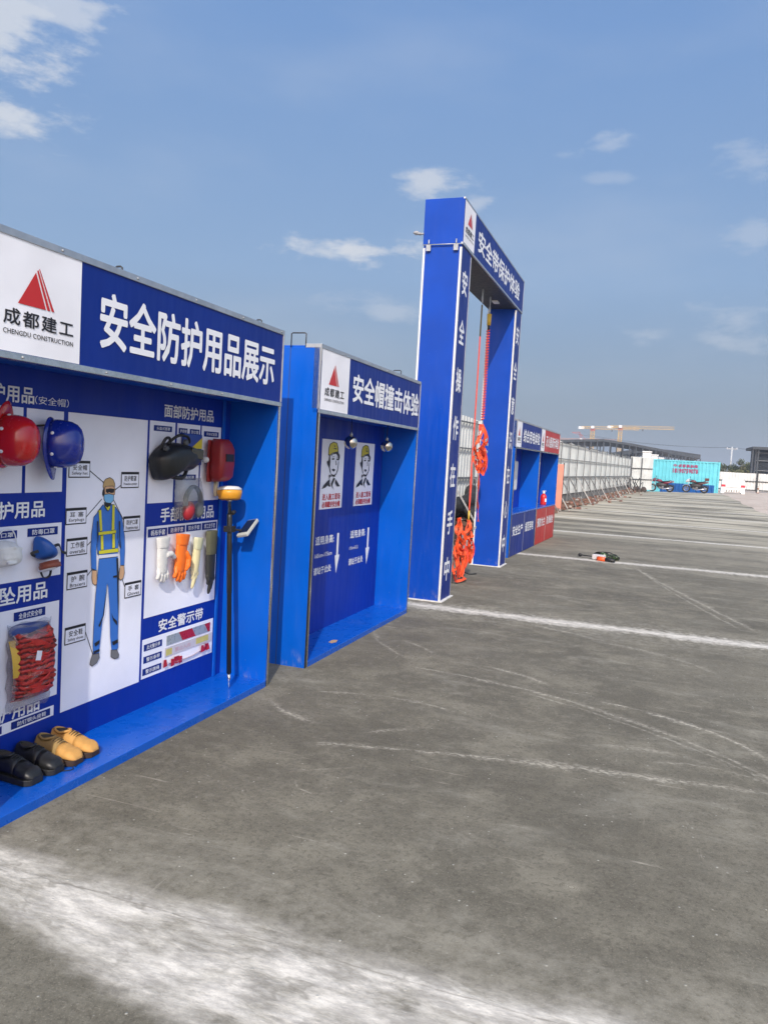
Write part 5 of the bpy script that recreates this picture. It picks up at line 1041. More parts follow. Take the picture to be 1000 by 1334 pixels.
b = MB(); b.tube([(-0.02, -0.05, 0.035), (0.13, -0.05, 0.04)], [0.045, 0.035], 12); b.build('body', M('tool orange', (0.75, 0.10, 0.02), 0.45), o)
b = MB(); b.tube([(0.13, -0.05, 0.04), (0.30, -0.045, 0.035)], [0.034, 0.028], 12); b.build('handle', BLACK, o)
b = MB(); b.tube(catmull([(-0.12, 0.09, 0.05), (-0.16, 0.2, 0.015), (0.0, 0.26, 0.012), (0.16, 0.16, 0.012)], 6), 0.008, 6); b.build('cable', BLACK, o)

# ------------------------------------------------------------------ boundary fences
FP = sheet_mat('fence sheet grey', (0.55, 0.57, 0.56), 0.45, 0.2, 1.0, 0.5)
FW = sheet_mat('fence sheet white', (0.60, 0.60, 0.59), 0.45, 0.2, 1.0, 0.4)
FB = M('fence plinth', (0.17, 0.17, 0.165), 0.85, var=0.3, scale=2, dirt=0.5)
def corrugated(mb, p0, p1, z0, z1, pitch=0.2, dep=0.03, m=0, jag=0.0):
    p0 = Vector((*p0, 0)); p1 = Vector((*p1, 0)); d = p1-p0; L = d.length; d /= L; nrm = Vector((d.y, -d.x, 0))
    pts = []; n = int(L/pitch)
    for i in range(n):
        for f_, h in ((0.0, 0), (0.30, 0), (0.40, 1), (0.90, 1)): pts.append(p0+d*((i+f_)*pitch)+nrm*(h*dep))
    pts.append(p1)
    za = [(z0(v.x, v.y) if callable(z0) else z0) for v in pts]; zb = [(z1(v.x, v.y) if callable(z1) else z1)+jag*mnoise.noise(Vector((v.x*0.6, v.y*0.6, 1))) for v in pts]
    k = len(pts); mb.add([(v.x, v.y, a) for v, a in zip(pts, za)]+[(v.x, v.y, b) for v, b in zip(pts, zb)], [(i, i+1, k+i+1, k+i) for i in range(k-1)], m)
FPOST = M('fence post grey', (0.15, 0.155, 0.16), 0.6, 0.2, 0.3, 3, dirt=0.3)
fe = thing('site_fence', 'long grey corrugated steel fence with dark posts and slanting braces behind the booths', 'fence', (0, 0, 0))
ft = lambda x, y: 2.78+gz(x, y)*0.3-0.004*(y-20)
b = MB(); corrugated(b, (fence_x(4)-0.02, 4), (fence_x(62.5)-0.02, 62.5), lambda x, y: gz(x, y)+0.5, ft, 0.25, 0.03, 0, 0.10); b.build('sheeting', FP, fe)
b = MB(); b.add([(fence_x(4)-0.05, 4, 0), (fence_x(62.5)-0.05, 62.5, 0), (fence_x(62.5)-0.05, 62.5, 0.75), (fence_x(4)-0.05, 4, 0.52)], [(0, 1, 2, 3)]); b.build('plinth', FB, fe)
for z in (1.18, 1.95, 2.62):
    b = MB(); b.bar((fence_x(4)+0.055, 4, z), (fence_x(62.4)+0.055, 62.4, z+0.12), 0.035, 0.035 if z != 1.18 else 0.06); b.build('rail', FPOST, fe)
yy = 5.6; k = 0
TUBEW = M('pale scaffold tube', (0.46, 0.46, 0.45), 0.5, 0.5, dirt=0.4)
while yy < 62.2:
    x = fence_x(yy)+0.11; h = 2.74+random.uniform(-.03, .05)
    b = MB(); b.box(x-0.02, x+0.02, yy-0.022, yy+0.022, gz(x, yy), h); b.build('post', FPOST, fe)
    b = MB(); b.bar((x+0.03, yy+0.05, 1.22), (x+0.72, yy+0.35, 0.05), 0.042); b.build('brace', TUBEW if k % 3 == 0 else FPOST, fe)
    b = MB(); b.bar((x+0.02, yy, 1.2), (x+0.02, yy+0.8, 0.45), 0.025); b.build('brace', FPOST, fe)
    yy += 2.08; k += 1
fe2 = thing('site_fence', 'short return of pale corrugated fence closing the corner left of the cyan container', 'fence', (0, 0, 0))
b = MB(); corrugated(b, (fence_x(62.6), 62.7), (0.2, 64.2), 0.32, 2.85, 0.25, 0.03, 0, 0.05); b.build('sheeting', FP, fe2)
for z in (1.1, 1.95): 
    b = MB(); b.bar((fence_x(62.6)+0.05, 62.62, z), (0.2, 64.12, z+0.02), 0.05); b.build('rail', DKSTEEL, fe2)
for x in (-1.35, -0.62):
    b = MB(); b.box(x-0.03, x+0.03, 62.55+(x+1.4)*0.92, 62.61+(x+1.4)*0.92, 0.2, 2.8); b.build('post', DKSTEEL, fe2)
# brush and scrap in the corner
o = thing('scrap_heap', 'dark heap of scrap steel and brush in the fence corner', 'scrap', (-1.15, 61.6, gz(-1.15, 61.6)))
for i in range(14):
    b = MB(); a = Vector((random.uniform(-.5, .8), random.uniform(-.2, .4), 0)); b.bar(a, a+Vector((random.uniform(-.5, .5), random.uniform(-.2, .2), random.uniform(.5, 1.2))), 0.04); b.build('rod', DKSTEEL, o)
b = MB()
for i in range(9): b.ell((random.uniform(-.5, .9), random.uniform(-.2, .3), random.uniform(.05, .25)), (random.uniform(.12, .3), .2, random.uniform(.1, .25)), 9, 6)
b.build('heap', M('scrap dark', (0.06, 0.045, 0.04), 0.9, var=0.4), o)
fe3 = thing('site_fence', 'white corrugated fence with dark rails right of the cyan container', 'fence', (0, 0, 0))
WA_, WB_ = (5.0, 73.6), (24, 75.5)
b = MB(); corrugated(b, WA_, WB_, 0.6, 2.12, 0.25, 0.03, 0, 0.02); b.build('sheeting', FW, fe3)
for z, w in ((1.42, 0.07), (0.66, 0.08)):
    b = MB(); b.bar((WA_[0], WA_[1]-0.06, z-0.02), (WB_[0], WB_[1]-0.06, z+0.1), w); b.build('rail', DKSTEEL, fe3)
for x in (5.6, 8.85, 12.1, 15.3, 18.5):
    y = WA_[1]+(x-5)*0.1-0.12; b = MB(); b.box(x-0.06, x+0.06, y-0.05, y+0.05, 0.4, 2.2); b.build('post', DKSTEEL, fe3)
for k, x in enumerate((8.45,)):
    o = thing('marker_post', 'short orange and white marker post standing before the white fence', 'post', (x, 69.5, gz(x, 69.5)))
    b = MB(); b.lathe([(0.12, 0), (0.10, 0.06), (0.055, 0.07), (0.05, 0.55), (0.06, 0.6), (0.02, 0.7)], 14); b.build('body', M('marker white', (0.6, 0.55, 0.48), 0.6), o)
    b = MB(); b.lathe([(0.062, 0.30), (0.062, 0.42)], 14); b.lathe([(0.13, 0.0), (0.11, 0.055)], 14); b.build('band', M('marker rust', (0.28, 0.10, 0.05), 0.7), o)
# netting bundle at the fence foot seen through the gateway
o = thing('netting_bundle', 'black dust netting bundled along the foot of the grey fence behind the gate', 'netting', (-4.35, 19.9, 0.05))
def f(b):
    for i in range(26): b.ell((random.uniform(-.15, .2), random.uniform(-1.5, 1.2), random.uniform(.05, .75)), (random.uniform(.12, .22), random.uniform(.25, .5), random.uniform(.12, .26)), 9, 6)
soft('netting', o, f, M('black netting', (0.022, 0.024, 0.026), 0.9, var=0.5, scale=8, bump=0.9, bscale=30), 0.04, 1)
# salmon board
o = thing('site_board', 'faded orange red board standing against the fence beyond the last booth', 'board', (-3.1, 29.9, 0.04))
b = MB(); b.box(-1.3, 0.0, 0, 0.04, 0, 1.72); b.build('board', sheet_mat('faded orange', (0.74, 0.27, 0.20), 0.5, 0.3, 1.0, 0.3), o)
b = MB(); b.box(-0.02, 0.02, 0.04, 0.08, -0.04, 1.78); b.box(-1.32, -1.28, 0.04, 0.08, -0.04, 1.78); b.bar((-0.4, 0.06, 1.3), (-0.4, 0.7, 0.0), 0.04); b.build('prop', DKSTEEL, o)

# ------------------------------------------------------------------ cyan container
CX0, CX1, CY, CZ0, CZ1 = -0.08, 5.19, 66.0, 0.17, 2.80
CYAN = sheet_mat('container cyan', (0.13, 0.50, 0.58), 0.4, 0.2, 1.0, 0.12); CNAVY = sheet_mat('container navy', (0.006, 0.085, 0.30), 0.4, 0.2, 1.0, 0.2)
ct = thing('site_container', 'cyan corrugated container with red phone lettering and navy skirt', 'container', ((CX0+CX1)/2, CY, CZ0), R(3.0))
hw_ = (CX1-CX0)/2; ch = CZ1-CZ0
b = MB(); corrugated(b, (-hw_+0.12, 0.06), (hw_-0.12, 0.06), 0.10, ch-0.10, 0.27, 0.045); b.build('front_wall', CYAN, ct)
b = MB(); corrugated(b, (hw_-0.02, 0.1), (hw_-0.02, 2.3), 0.10, ch-0.10, 0.27, 0.045); corrugated(b, (-hw_+0.02, 2.3), (-hw_+0.02, 0.1), 0.10, ch-0.10, 0.27, 0.045); b.add([(-hw_, 2.35, 0.1), (hw_, 2.35, 0.1), (hw_, 2.35, ch-.1), (-hw_, 2.35, ch-.1)], [(0, 1, 2, 3)]); b.build('side_wall', CYAN, ct)
for x in (-hw_+0.06, hw_-0.06):
    b = MB(); b.box(x-0.07, x+0.07, -0.02, 0.12, 0, ch); b.box(x-0.10, x+0.10, -0.04, 0.14, 0.0, 0.10); b.build('corner_post', CYAN, ct, 0.006)
b = MB(); b.box(-hw_+0.13, hw_-0.13, -0.01, 0.10, ch-0.12, ch-0.01); b.box(-hw_+0.13, hw_-0.13, -0.01, 0.10, 0.0, 0.11); b.build('frame_rail', CYAN, ct, 0.005)
b = MB(); b.box(-hw_+0.13, hw_-0.13, 0.101, 2.4, ch-0.1, ch-0.03); b.build('roof', CYAN, ct)
b = MB(); corrugated(b, (-hw_+0.12+3*0.27, 0.054), (hw_-0.24, 0.054), 0.02, 0.78, 0.27, 0.045); b.add([(-hw_+1.05, 0.0, 0.02), (hw_-0.24, 0.0, 0.02), (hw_-0.24, 0.0, 0.12), (-hw_+1.05, 0.0, 0.12)], [(0, 1, 2, 3)]); b.box(-hw_+0.93, hw_-0.24, -0.014, -0.011, 0.0, 0.14); b.build('skirt_panel', CNAVY, ct)
CRED = M('container lettering', (0.28, 0.02, 0.10), 0.5)
b = MB(); b.text('中·成都集装箱', -hw_+1.82, -hw_+3.64, ch-0.56, ch-0.30, -0.004, 0, 0.03, 1.1); b.build('lettering', CRED, ct)
b = MB(); b.text('18190759078', -hw_+1.80, -hw_+3.68, ch-1.02, ch-0.64, -0.004, 0, 0.045, 1.1); b.build('lettering', CRED, ct)

# ------------------------------------------------------------------ motorcycles
RIM = M('wheel alloy', (0.35, 0.35, 0.36), 0.35, 0.8); TYRE = M('tyre rubber', (0.015, 0.015, 0.016), 0.85); ENG = M('engine grey', (0.16, 0.16, 0.17), 0.45, 0.6); CHR = M('exhaust chrome', (0.6, 0.6, 0.6), 0.2, 1.0); SEAT = M('seat vinyl', (0.014, 0.014, 0.015), 0.5)
LENS = M('lamp lens', (0.7, 0.7, 0.66), 0.15); TAIL = M('tail lamp red', (0.5, 0.02, 0.02), 0.3)
def motorcycle(loc, rz, label, c1, c2, box):
    o = thing('motorcycle', label, 'motorcycle', loc, rz, 'motorcycles parked by the container')
    p1 = M('bike paint '+label[:9], c1, 0.3, coat=0.4); p2 = M('bike trim '+label[:9], c2, 0.35, coat=0.3)
    def wheel(x, r, w):
        b = MB(); b.lathe([(r-w, -w*0.5), (r-w*0.3, -w*0.55), (r, -w*0.2), (r, w*0.2), (r-w*0.3, w*0.55), (r-w, w*0.5), (r-w, -w*0.5)], 28, 0, Matrix.Translation((x, 0, r)) @ Matrix.Rotation(R(90), 4, 'X'), True, False); wo = b.build('wheel', TYRE, o)
        b = MB(); b.lathe([(r-w*1.3, -w*0.35), (r-w*0.95, -w*0.4), (r-w*0.95, w*0.4), (r-w*1.3, w*0.35), (r-w*1.3, -w*0.35)], 28, 0, Matrix.Translation((x, 0, r)) @ Matrix.Rotation(R(90), 4, 'X'), True, False)
        for k in range(6): a = k*math.pi/3; b.bar((x+0.03*math.cos(a), 0, r+0.03*math.sin(a)), (x+(r-w*1.2)*math.cos(a), 0, r+(r-w*1.2)*math.sin(a)), 0.03, 0.02)
        b.lathe([(0.05, -0.06), (0.05, 0.06)], 12, 0, Matrix.Translation((x, 0, r)) @ Matrix.Rotation(R(90), 4, 'X')); b.build('rim', RIM, wo)
    wheel(-0.66, 0.295, 0.095); wheel(0.64, 0.295, 0.12)
    b = MB(); b.tube([(-0.64, 0.08, 0.30), (-0.46, 0.08, 0.90)], 0.024, 8); b.tube([(-0.64, -0.08, 0.30), (-0.46, -0.08, 0.90)], 0.024, 8); b.build('fork', CHR, o)
    b = MB(); b.loft([[(-0.66+0.325*math.cos(a)*k, y, 0.295+0.325*math.sin(a)*k) for a in spread(R(25), R(150), 12)] for y, k in ((-0.06, 0.97), (-0.03, 1.03), (0.03, 1.03), (0.06, 0.97))], 0, False, True, False); b.build('front_mudguard', p2, o)
    b = MB(); b.tube([(-0.45, 0, 0.82), (-0.1, 0, 0.78), (0.45, 0, 0.72), (0.72, 0, 0.78)], 0.035, 8); b.tube([(-0.42, 0, 0.72), (-0.28, 0, 0.35), (0.2, 0, 0.32), (0.35, 0, 0.7)], 0.03, 8); b.bar((0.15, 0.09, 0.34), (0.64, 0.09, 0.295), 0.04); b.bar((0.15, -0.09, 0.34), (0.64, -0.09, 0.295), 0.04); b.tube([(0.6, 0.11, 0.32), (0.45, 0.11, 0.68)], 0.03, 8); b.tube([(0.6, -0.11, 0.32), (0.45, -0.11, 0.68)], 0.03, 8); b.build('frame', BLACK, o)
    b = MB(); b.box(-0.22, 0.16, -0.12, 0.12, 0.24, 0.48); b.lathe([(0.10, -0.16), (0.11, 0), (0.10, 0.16)], 16, 0, Matrix.Translation((0.08, 0, 0.36)) @ Matrix.Rotation(R(90), 4, 'X')); b.box(-0.20, -0.04, -0.09, 0.09, 0.46, 0.68); b.build('engine', ENG, o, 0.02)
    b = MB(); b.loft([[(x, w*math.cos(a), z+h*math.sin(a)) for a in spread(0, 2*math.pi, 14)[:-1]] for x, w, h, z in ((-0.42, 0.06, 0.05, 0.86), (-0.36, 0.13, 0.10, 0.87), (-0.18, 0.155, 0.12, 0.88), (0.0, 0.12, 0.09, 0.84), (0.05, 0.07, 0.05, 0.82))]); b.build('fuel_tank', p1, o)
    b = MB(); b.loft([[(x, w*math.cos(a), z+h*math.sin(a)) for a in spread(0, 2*math.pi, 14)[:-1]] for x, w, h, z in ((-0.40, 0.06, 0.10, 0.55), (-0.25, 0.14, 0.22, 0.52), (0.1, 0.15, 0.24, 0.50), (0.34, 0.12, 0.16, 0.52), (0.45, 0.05, 0.08, 0.55))]); b.build('engine_cover', BLACK, o)
    b = MB(); b.loft([[(x, w*math.cos(a), z+h*math.sin(a)) for a in spread(0, 2*math.pi, 14)[:-1]] for x, w, h, z in ((0.0, 0.08, 0.04, 0.80), (0.12, 0.13, 0.055, 0.80), (0.4, 0.14, 0.055, 0.83), (0.66, 0.11, 0.05, 0.87), (0.72, 0.06, 0.03, 0.88))]); b.build('seat', SEAT, o)
    b = MB(); b.loft([[(x, w*math.cos(a), z+h*math.sin(a)) for a in spread(0, 2*math.pi, 12)[:-1]] for x, w, h, z in ((0.1, 0.10, 0.08, 0.68), (0.4, 0.13, 0.09, 0.72), (0.7, 0.10, 0.07, 0.80), (0.88, 0.05, 0.04, 0.84))]); b.build('side_fairing', p1, o)
    b = MB(); b.loft([[(x, w*math.cos(a), z+h*math.sin(a)) for a in spread(0, 2*math.pi, 14)[:-1]] for x, w, h, z in ((-0.72, 0.05, 0.06, 0.86), (-0.66, 0.12, 0.12, 0.88), (-0.52, 0.14, 0.15, 0.93), (-0.44, 0.10, 0.12, 0.96))]); b.build('front_cowl', p2, o)
    b = MB(); b.ell((-0.70, 0, 0.86), (0.05, 0.085, 0.075)); b.build('headlight', LENS, o)
    b = MB(); b.tube(catmull([(-0.28, 0.36, 0.99), (-0.38, 0.30, 1.02), (-0.45, 0.1, 1.0), (-0.45, -0.1, 1.0), (-0.38, -0.30, 1.02), (-0.28, -0.36, 0.99)], 5), 0.014, 8); b.build('handlebar', BLACK, o)
    for sg in (-1, 1):
        b = MB(); b.tube([(-0.38, 0.27*sg, 1.02), (-0.42, 0.33*sg, 1.17)], 0.007, 6); b.ell((-0.42, 0.34*sg, 1.20), (0.02, 0.065, 0.045)); b.build('mirror', BLACK, o)
    b = MB(); b.tube([(-0.15, -0.14, 0.3), (0.1, -0.16, 0.22), (0.35, -0.17, 0.27), (0.82, -0.18, 0.36)], [0.022, 0.025, 0.045, 0.05], 10); b.build('exhaust', CHR, o)
    b = MB(); b.loft([[(0.64+0.33*math.cos(a)*k, y, 0.295+0.33*math.sin(a)*k) for a in spread(R(10), R(115), 10)] for y, k in ((-0.07, 0.97), (-0.03, 1.03), (0.03, 1.03), (0.07, 0.97))], 0, False, True, False); b.box(0.88, 0.93, -0.06, 0.06, 0.40, 0.60); b.build('rear_mudguard', BLACK, o)
    b = MB(); b.box(0.84, 0.90, -0.07, 0.07, 0.78, 0.86); b.build('tail_light', TAIL, o, 0.01)
    b = MB(); b.tube([(0.55, 0.1, 0.92), (0.85, 0.1, 0.93), (0.85, -0.1, 0.93), (0.55, -0.1, 0.92)], 0.012, 6); b.build('rack', CHR, o)
    if box:
        b = MB(); b.box(0.62, 0.94, -0.17, 0.17, 0.95, 1.17); b.build('top_box', p1, o, 0.03)
    b = MB(); b.bar((0.0, 0.12, 0.26), (0.08, 0.28, 0.0), 0.022); b.build('side_stand', BLACK, o)
motorcycle((0.93, 64.3, gz(0.93, 64.3)), R(4), 'maroon motorcycle parked before the left end of the cyan container', (0.16, 0.012, 0.035), (0.11, 0.01, 0.04), False)
motorcycle((3.42, 64.3, gz(3.42, 64.3)), R(-3), 'dark motorcycle with pale front cowl parked before the navy skirt of the container', (0.10, 0.03, 0.03), (0.50, 0.51, 0.52), True)

# ------------------------------------------------------------------ white barrier with red ends
WP = M('white barrier plastic', (0.75, 0.75, 0.74), 0.45, dirt=0.2); RP = M('barrier red', (0.55, 0.03, 0.05), 0.4)
o = thing('road_barrier', 'white slatted plastic barrier with red end blocks beside the container', 'barrier', (6.2, 65.9, gz(6.2, 65.9)-0.02), R(3))
b = MB(); b.prism([(-0.88, 0), (-0.62, 0), (-0.60, 0.12), (0.60, 0.12), (0.62, 0), (0.88, 0), (0.84, 0.70), (0.80, 1.06), (-0.80, 1.06), (-0.84, 0.70)], -0.2, 0.2); b.build('body', WP, o, 0.02)
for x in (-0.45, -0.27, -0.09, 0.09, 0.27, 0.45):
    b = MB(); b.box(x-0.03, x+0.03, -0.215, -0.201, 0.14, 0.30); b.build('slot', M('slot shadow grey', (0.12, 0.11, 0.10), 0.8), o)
b = MB(); b.box(-0.58, 0.58, -0.207, -0.201, 0.46, 0.50); b.build('groove', M('groove grey', (0.22, 0.23, 0.24), 0.7), o)
for x in (-0.70, 0.70):
    b = MB(); b.box(x-0.15, x+0.15, -0.225, -0.15, 0.52, 0.70); b.build('reflector', RP, o, 0.01)

# ------------------------------------------------------------------ cabins behind the container
CAB = sheet_mat('cabin white', (0.72, 0.72, 0.71), 0.5, 0.1, 1, 0.15); CREAM = sheet_mat('cabin cream', (0.62, 0.55, 0.34), 0.5, 0.1, 1, 0.2)
def cabin(x0, x1, y0, y1, h, label, m):
    o = thing('site_cabin', label, 'cabin', ((x0+x1)/2, y0, 0.25)); w = (x1-x0)/2; d = y1-y0
    b = MB(); b.box(-w, w, 0, d, 0, h-0.1); b.build('wall', m, o)
    b = MB(); b.box(-w-0.05, w+0.05, -0.08, d+0.05, h-0.1, h); b.build('roof', m, o, 0.01)
    b = MB(); b.box(-w*0.6, -w*0.05, -0.02, -0.003, h*0.40, h*0.72); b.build('window', M('cabin glass', (0.03, 0.04, 0.05), 0.1), o)
    b = MB(); b.box(w*0.2, w*0.75, -0.02, -0.003, 0.0, h*0.72); b.build('door', ALU, o)
cabin(-0.74, 0.0, 74.0, 76.5, 3.36, 'taller white cabin box just above the left end of the container', CAB)
cabin(0.04, 0.58, 74.2, 76.5, 3.1, 'smaller white cabin box right beside the taller one', CAB)
cabin(0.68, 1.08, 74.3, 76.5, 2.85, 'low white cabin roof barely rising above the container', CAB)
cabin(-0.72, -0.12, 66.2, 68.2, 2.48, 'cream yellow cabin tucked between the return fence and the container', CREAM)

# ------------------------------------------------------------------ far steel frames
FST = M('grey primed steel', (0.040, 0.047, 0.058), 0.6, 0.2, 0.2, 0.3)
def hall(name_label, prof, y0, depth, band, cols, base=0.2, mid=None):
    o = thing('steel_frame_building', name_label, 'building', ((prof[0][0]+prof[-1][0])/2, y0, base)); ox = (prof[0][0]+prof[-1][0])/2
    P = [(x-ox, z-base) for x, z in prof]
    def zat(x):
        for (a, za), (c, zc) in zip(P, P[1:]):
            if a <= x <= c: return za+(zc-za)*(x-a)/(c-a)
        return P[-1][1]
    b = MB(); n = len(P)
    for (a, za), (c, zc) in zip(P, P[1:]):
        vs = [(a, 0, za-band), (c, 0, zc-band), (c, 0, zc), (a, 0, za)]; vs += [(x, depth, z) for x, _, z in vs]
        b.add(vs, [(0, 1, 2, 3), (5, 4, 7, 6), (3, 2, 6, 7), (0, 4, 5, 1)])
    b.build('roof', FST, o)
    for i in range(cols+1):
        x = P[0][0]+(P[-1][0]-P[0][0])*i/cols
        b = MB(); b.box(x-0.13, x+0.13, 0.1, 0.4, 0, zat(x)-band-0.02); b.build('column', FST, o)
        if i % 2 == 0:
            b = MB(); b.box(x-0.12, x+0.12, depth-0.6, depth-0.3, 0, zat(x)-band-0.02); b.build('column', FST, o)
    for z in (mid or []):
        b = MB(); b.box(P[0][0], P[-1][0], 0.15, 0.35, z-0.14, z+0.14); b.build('beam', FST, o)
hall('grey steel frame hall with long low gabled roof beyond the fence, left of the container', [(-27, 7.4), (-20.1, 8.15), (-10.5, 8.75), (-4.5, 8.1), (3.7, 6.85)], 180, 34, 0.55, 22, 0.2, [4.6])
hall('farther steel frame hall with dense columns and thick roof behind the container', [(-11, 6.6), (-1.3, 8.5), (4.5, 8.2), (12.3, 7.35)], 220, 40, 1.1, 26, 0.2, [4.2])
o = thing('steel_frame_building', 'dark netted building frame with pale grid at the right edge', 'building', (23.35, 120, 0.2))
b = MB(); b.box(-9.3, 10, 0.5, 7, 0, 5.6); b.build('netted_wall', M('dark debris net', (0.012, 0.017, 0.026), 0.85, var=0.4, scale=0.5), o)
b = MB(); b.box(-10.0, 10.6, -0.9, 7.6, 5.62, 6.0); b.build('roof', FST, o)
for x in spread(-9.4, 10, 9):
    b = MB(); b.box(x-0.09, x+0.09, 0.2, 0.45, 0, 5.6); b.build('column', M('frame grey', (0.13, 0.14, 0.155), 0.6), o)
for z in (1.3, 2.7, 4.1, 5.2):
    b = MB(); b.box(-9.4, 10, 0.22, 0.42, z-0.06, z+0.06); b.build('beam', M('frame grey', (0.13, 0.14, 0.155), 0.6), o)
for x in (-9.9, -9.2):
    b = MB(); b.box(x-0.1, x+0.1, -0.7, -0.5, 0, 5.6); b.build('column', FST, o)

# ------------------------------------------------------------------ tower cranes
CY_ = M('crane yellow', (0.60, 0.36, 0.05), 0.5); CO_ = M('crane orange', (0.50, 0.22, 0.10), 0.5); CWt = M('crane counterweight', (0.70, 0.70, 0.70), 0.6); CRd = M('crane red', (0.38, 0.08, 0.06), 0.5)
def truss(b, a, c, w, h, n, r, tri=False):
    r = r*0.62
    a = Vector(a); c = Vector(c); d = (c-a); L = d.length; d /= L; up = Vector((0, 0, 1)) if abs(d.z) < 0.9 else Vector((0, 1, 0)); s = d.cross(up).normalized(); up = s.cross(d)
    cs = [s*w/2-up*h/2, -s*w/2-up*h/2, -s*w/2+up*h/2, s*w/2+up*h/2] if not tri else [s*w/2-up*h/2, -s*w/2-up*h/2, up*h/2]
    for k in cs: b.bar(a+k, c+k, r)
    m = len(cs)
    for i in range(n):
        p = a+d*(L*i/n); q = a+d*(L*(i+1)/n)
        for k in range(m):
            b.bar(p+cs[k], q+cs[(k+1) % m], r*0.7); b.bar(p+cs[k], p+cs[(k+1) % m], r*0.6)
def crane(x, y, zj, label, m, jib, cj, top='flat', th=1.3, cw=True):
    o = thing('tower_crane', label, 'crane', (x, y, 0.2)); z = zj-0.2
    b = MB(); truss(b, (0, 0, 0), (0, 0, z-1.5), 1.7, 1.7, 16, 0.30); b.build('mast', m, o)
    b = MB(); b.box(-1.1, 1.1, -1.1, 1.1, z-1.6, z-0.8); b.lathe([(0.9, z-0.8), (0.9, z-0.2)], 12); b.build('slewing_unit', CRd, o)
    sg = 1 if jib > 0 else -1
    b = MB(); truss(b, (0, 0, z), (jib, 0, z+0.35), 1.2, th, int(abs(jib)/2.2), 0.20, True); b.build('jib', m if top == 'flat' else CO_, o)
    b = MB(); truss(b, (0, 0, z), (cj, 0, z), 1.2, 0.9, 4, 0.2); b.build('counter_jib', m, o)
    if cw:
        b = MB(); b.box(cj-1.4, cj+1.4, -0.6, 0.6, z-0.9, z+0.4); b.build('counterweight', CWt, o, 0.05)
    b = MB(); b.box(-0.9, 0.7, -1.8, -0.7, z-0.5, z+0.8); b.build('cab', CWt, o, 0.1)
    if top == 'peak':
        b = MB(); truss(b, (0, 0, z), (-1.6, 0, z+5.0), 1.0, 1.0, 4, 0.2); b.bar((-1.6, 0, z+5.0), (2.5, 0, z+0.5), 0.25); b.bar((-1.6, 0, z+5.0), (-6.5, 0, z+4.6), 0.35); b.bar((-6.5, 0, z+4.6), (1.0, 0, z+2.8), 0.3); b.build('tower_head', CRd, o)
    b = MB(); b.bar((jib*0.42, 0, z-th/2), (jib*0.42, 0, z-th/2-1.0), 0.5); b.build('trolley', DKSTEEL, o)
crane(-28.6, 400, 22.9, 'yellow tower crane, left of the two tall ones on the horizon', CY_, 22, -5.6)
crane(-15.4, 400.5, 23.8, 'yellow tower crane with the long jib reaching right', CY_, 25, -4.9)
crane(-46.6, 550, 22.4, 'low orange tower crane with red head, leftmost on the horizon', CO_, 25, -16, 'peak', 1.5, False)

# ------------------------------------------------------------------ trees, pole and wire beyond the white fence
LEAF = []
for i, c in enumerate([(0.035, 0.050, 0.012), (0.065, 0.075, 0.018), (0.10, 0.095, 0.03), (0.022, 0.034, 0.012)]): LEAF.append(M('leaves '+['dark', 'mid', 'dry', 'deep'][i], c, 0.7, var=0.3))
BARK = M('bark', (0.07, 0.05, 0.035), 0.9, var=0.3)
def tree(x, y, h, w, label, seed):
    rnd = random.Random(seed); o = thing('tree', label, 'tree', (x, y, 0.2), 0, 'trees beyond the white fence')
    b = MB(); b.tube([(0, 0, 0), (0.05, 0, h*0.3), (0.0, 0.05, h*0.75)], [0.16, 0.12, 0.05], 8)
    for i in range(6):
        a = rnd.uniform(0, 6.28); z = h*rnd.uniform(.25, .55); b.tube([(0.02, 0, z), (w*0.3*math.cos(a), w*0.3*math.sin(a), z+h*0.2), (w*0.45*math.cos(a), w*0.45*math.sin(a), z+h*0.32)], [0.06, 0.04, 0.015], 6)
    b.build('trunk', BARK, o)
    b = MB(); cl = [(rnd.gauss(0, w*0.25), rnd.gauss(0, w*0.25), h*rnd.uniform(.3, .88), rnd.uniform(.35, .75)*w*0.42, rnd.choice([0, 0, 1, 1, 2, 3])) for _ in range(16)]
    for cx, cy, cz, r, mi in cl:
        for _ in range(90):
            d = Vector((rnd.gauss(0, 1), rnd.gauss(0, 1), rnd.gauss(0, .8))).normalized()*r*rnd.uniform(.45, 1.08); p = Vector((cx, cy, cz))+d; s = rnd.uniform(.09, .22)
            u_ = Vector((rnd.gauss(0, 1), rnd.gauss(0, 1), rnd.gauss(0, 1))).normalized(); v_ = u_.orthogonal().normalized()
            b.add([p-u_*s, p+v_*s*0.5, p+u_*s, p-v_*s*0.5], [(0, 1, 2, 3)], mi if rnd.random() < .75 else rnd.randint(0, 3))
    b.build('crown', LEAF, o)
for i, (x, y, h, w) in enumerate([(11.6, 148, 4.0, 2.3), (12.9, 152, 3.9, 2.2), (14.3, 150, 4.4, 2.2), (15.6, 149, 5.1, 2.4), (16.7, 151, 4.7, 2.2)]):
    tree(x, y, h, w, ['dull olive tree nearest the cyan container', 'short bushy tree left of the pale pole', 'olive tree just right of the pale pole', 'tallest bushy tree beside the dark netted building', 'bushy tree half hidden by the dark netted building'][i], 30+i)
g_ = MB(); rnd = random.Random(9)
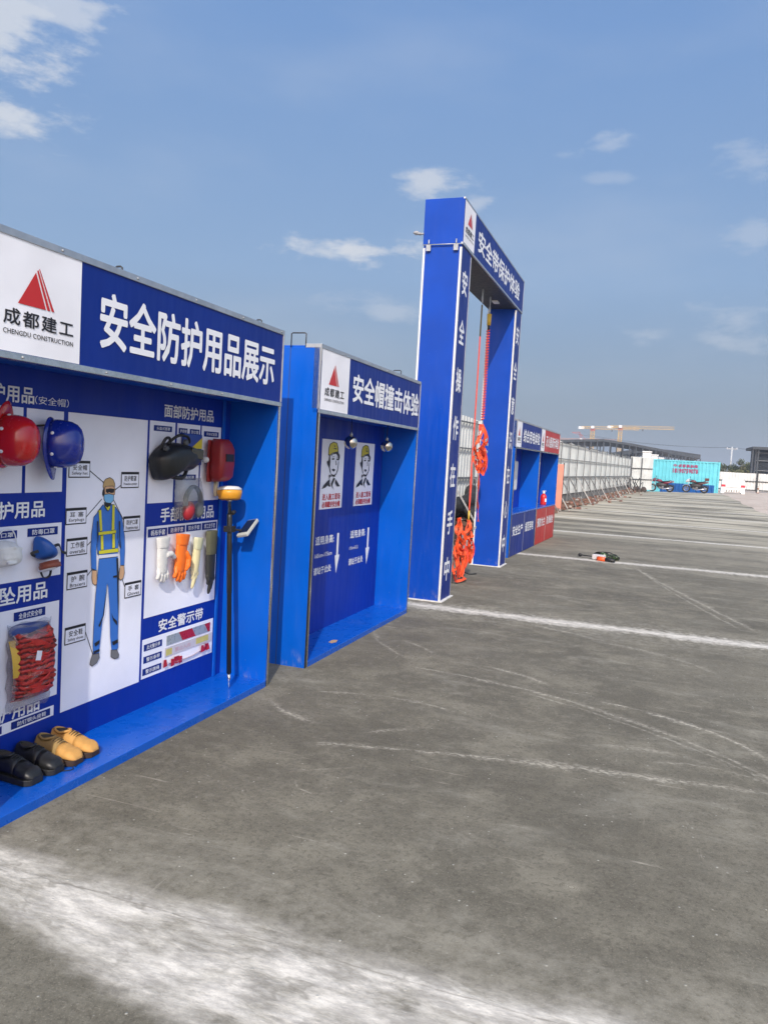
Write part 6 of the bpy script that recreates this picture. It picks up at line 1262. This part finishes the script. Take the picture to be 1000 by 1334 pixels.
for i in range(2600):
    x = rnd.uniform(8, 26); y = rnd.uniform(138, 146); z = 0.2+rnd.uniform(0, 2.9); s = rnd.uniform(.1, .22); u_ = Vector((rnd.gauss(0, 1), rnd.gauss(0, 1), rnd.gauss(0, 1.3))).normalized(); v_ = u_.orthogonal().normalized(); p = Vector((x, y, z))
    g_.add([p-u_*s, p+v_*s*0.5, p+u_*s, p-v_*s*0.5], [(0, 1, 2, 3)], rnd.choice([1, 2, 2, 2]))
tag(g_.build('brush', LEAF), 'dry yellow green brush growing behind the white fence', 'brush', kind='stuff')
o = thing('utility_pole', 'pale concrete utility pole with cross arm rising among the trees', 'pole', (13.5, 150.5, 0.2))
b = MB(); b.tube([(0, 0, 0), (0, 0, 7.0)], [0.17, 0.12], 10); b.build('pole', M('pale concrete pole', (0.42, 0.44, 0.46), 0.8), o)
b = MB(); b.box(-0.9, 0.9, -0.06, 0.06, 6.55, 6.68); b.build('cross_arm', GALV, o)
for x in (-0.8, 0.8):
    b = MB(); b.lathe([(0.05, 6.68), (0.07, 6.75), (0.04, 6.85)], 8, 0, Matrix.Translation((x, 0, 0))); b.build('insulator', TXTW, o)
for k, x in enumerate((-0.8, 0.8)):
    o = thing('power_line', ['power line sagging left and right from the near end of the cross arm', 'power line sagging from the far end of the cross arm'][k], 'power line', (13.5+x, 150.5, 7.05))
    b = MB(); b.tube([(-26+26*t, 0, 0.6*(t*t-1)*0+1.2*(1-t)-1.6*4*t*(1-t)*0.4) for t in spread(0, 1, 16)]+[(22*t, 0, -0.5*t-1.4*t*(1-t)) for t in spread(0, 1, 12)[1:]], 0.014, 5); b.build('cable', BLACK, o)

# ------------------------------------------------------------------ smoggy air over the whole site
b = MB(); b.box(-2100, 2100, -1600, 3300, -1.2, 60); hz = b.build('haze', []); hz['kind'] = 'stuff'; hz['label'] = 'thin pale smog hanging over the whole site'; hz['category'] = 'haze'
hm = bpy.data.materials.new('smog'); hm.use_nodes = True; nt = hm.node_tree; nt.nodes.clear()
ho = nt.nodes.new('ShaderNodeOutputMaterial'); hv = nt.nodes.new('ShaderNodeVolumePrincipled'); hv.inputs['Color'].default_value = (0.80, 0.87, 0.95, 1); hv.inputs['Density'].default_value = 0.0009; hv.inputs['Anisotropy'].default_value = 0.2
nt.links.new(hv.outputs[0], ho.inputs['Volume']); hz.data.materials.append(hm)

bpy.data.objects.remove(_to); bpy.data.curves.remove(_tc)
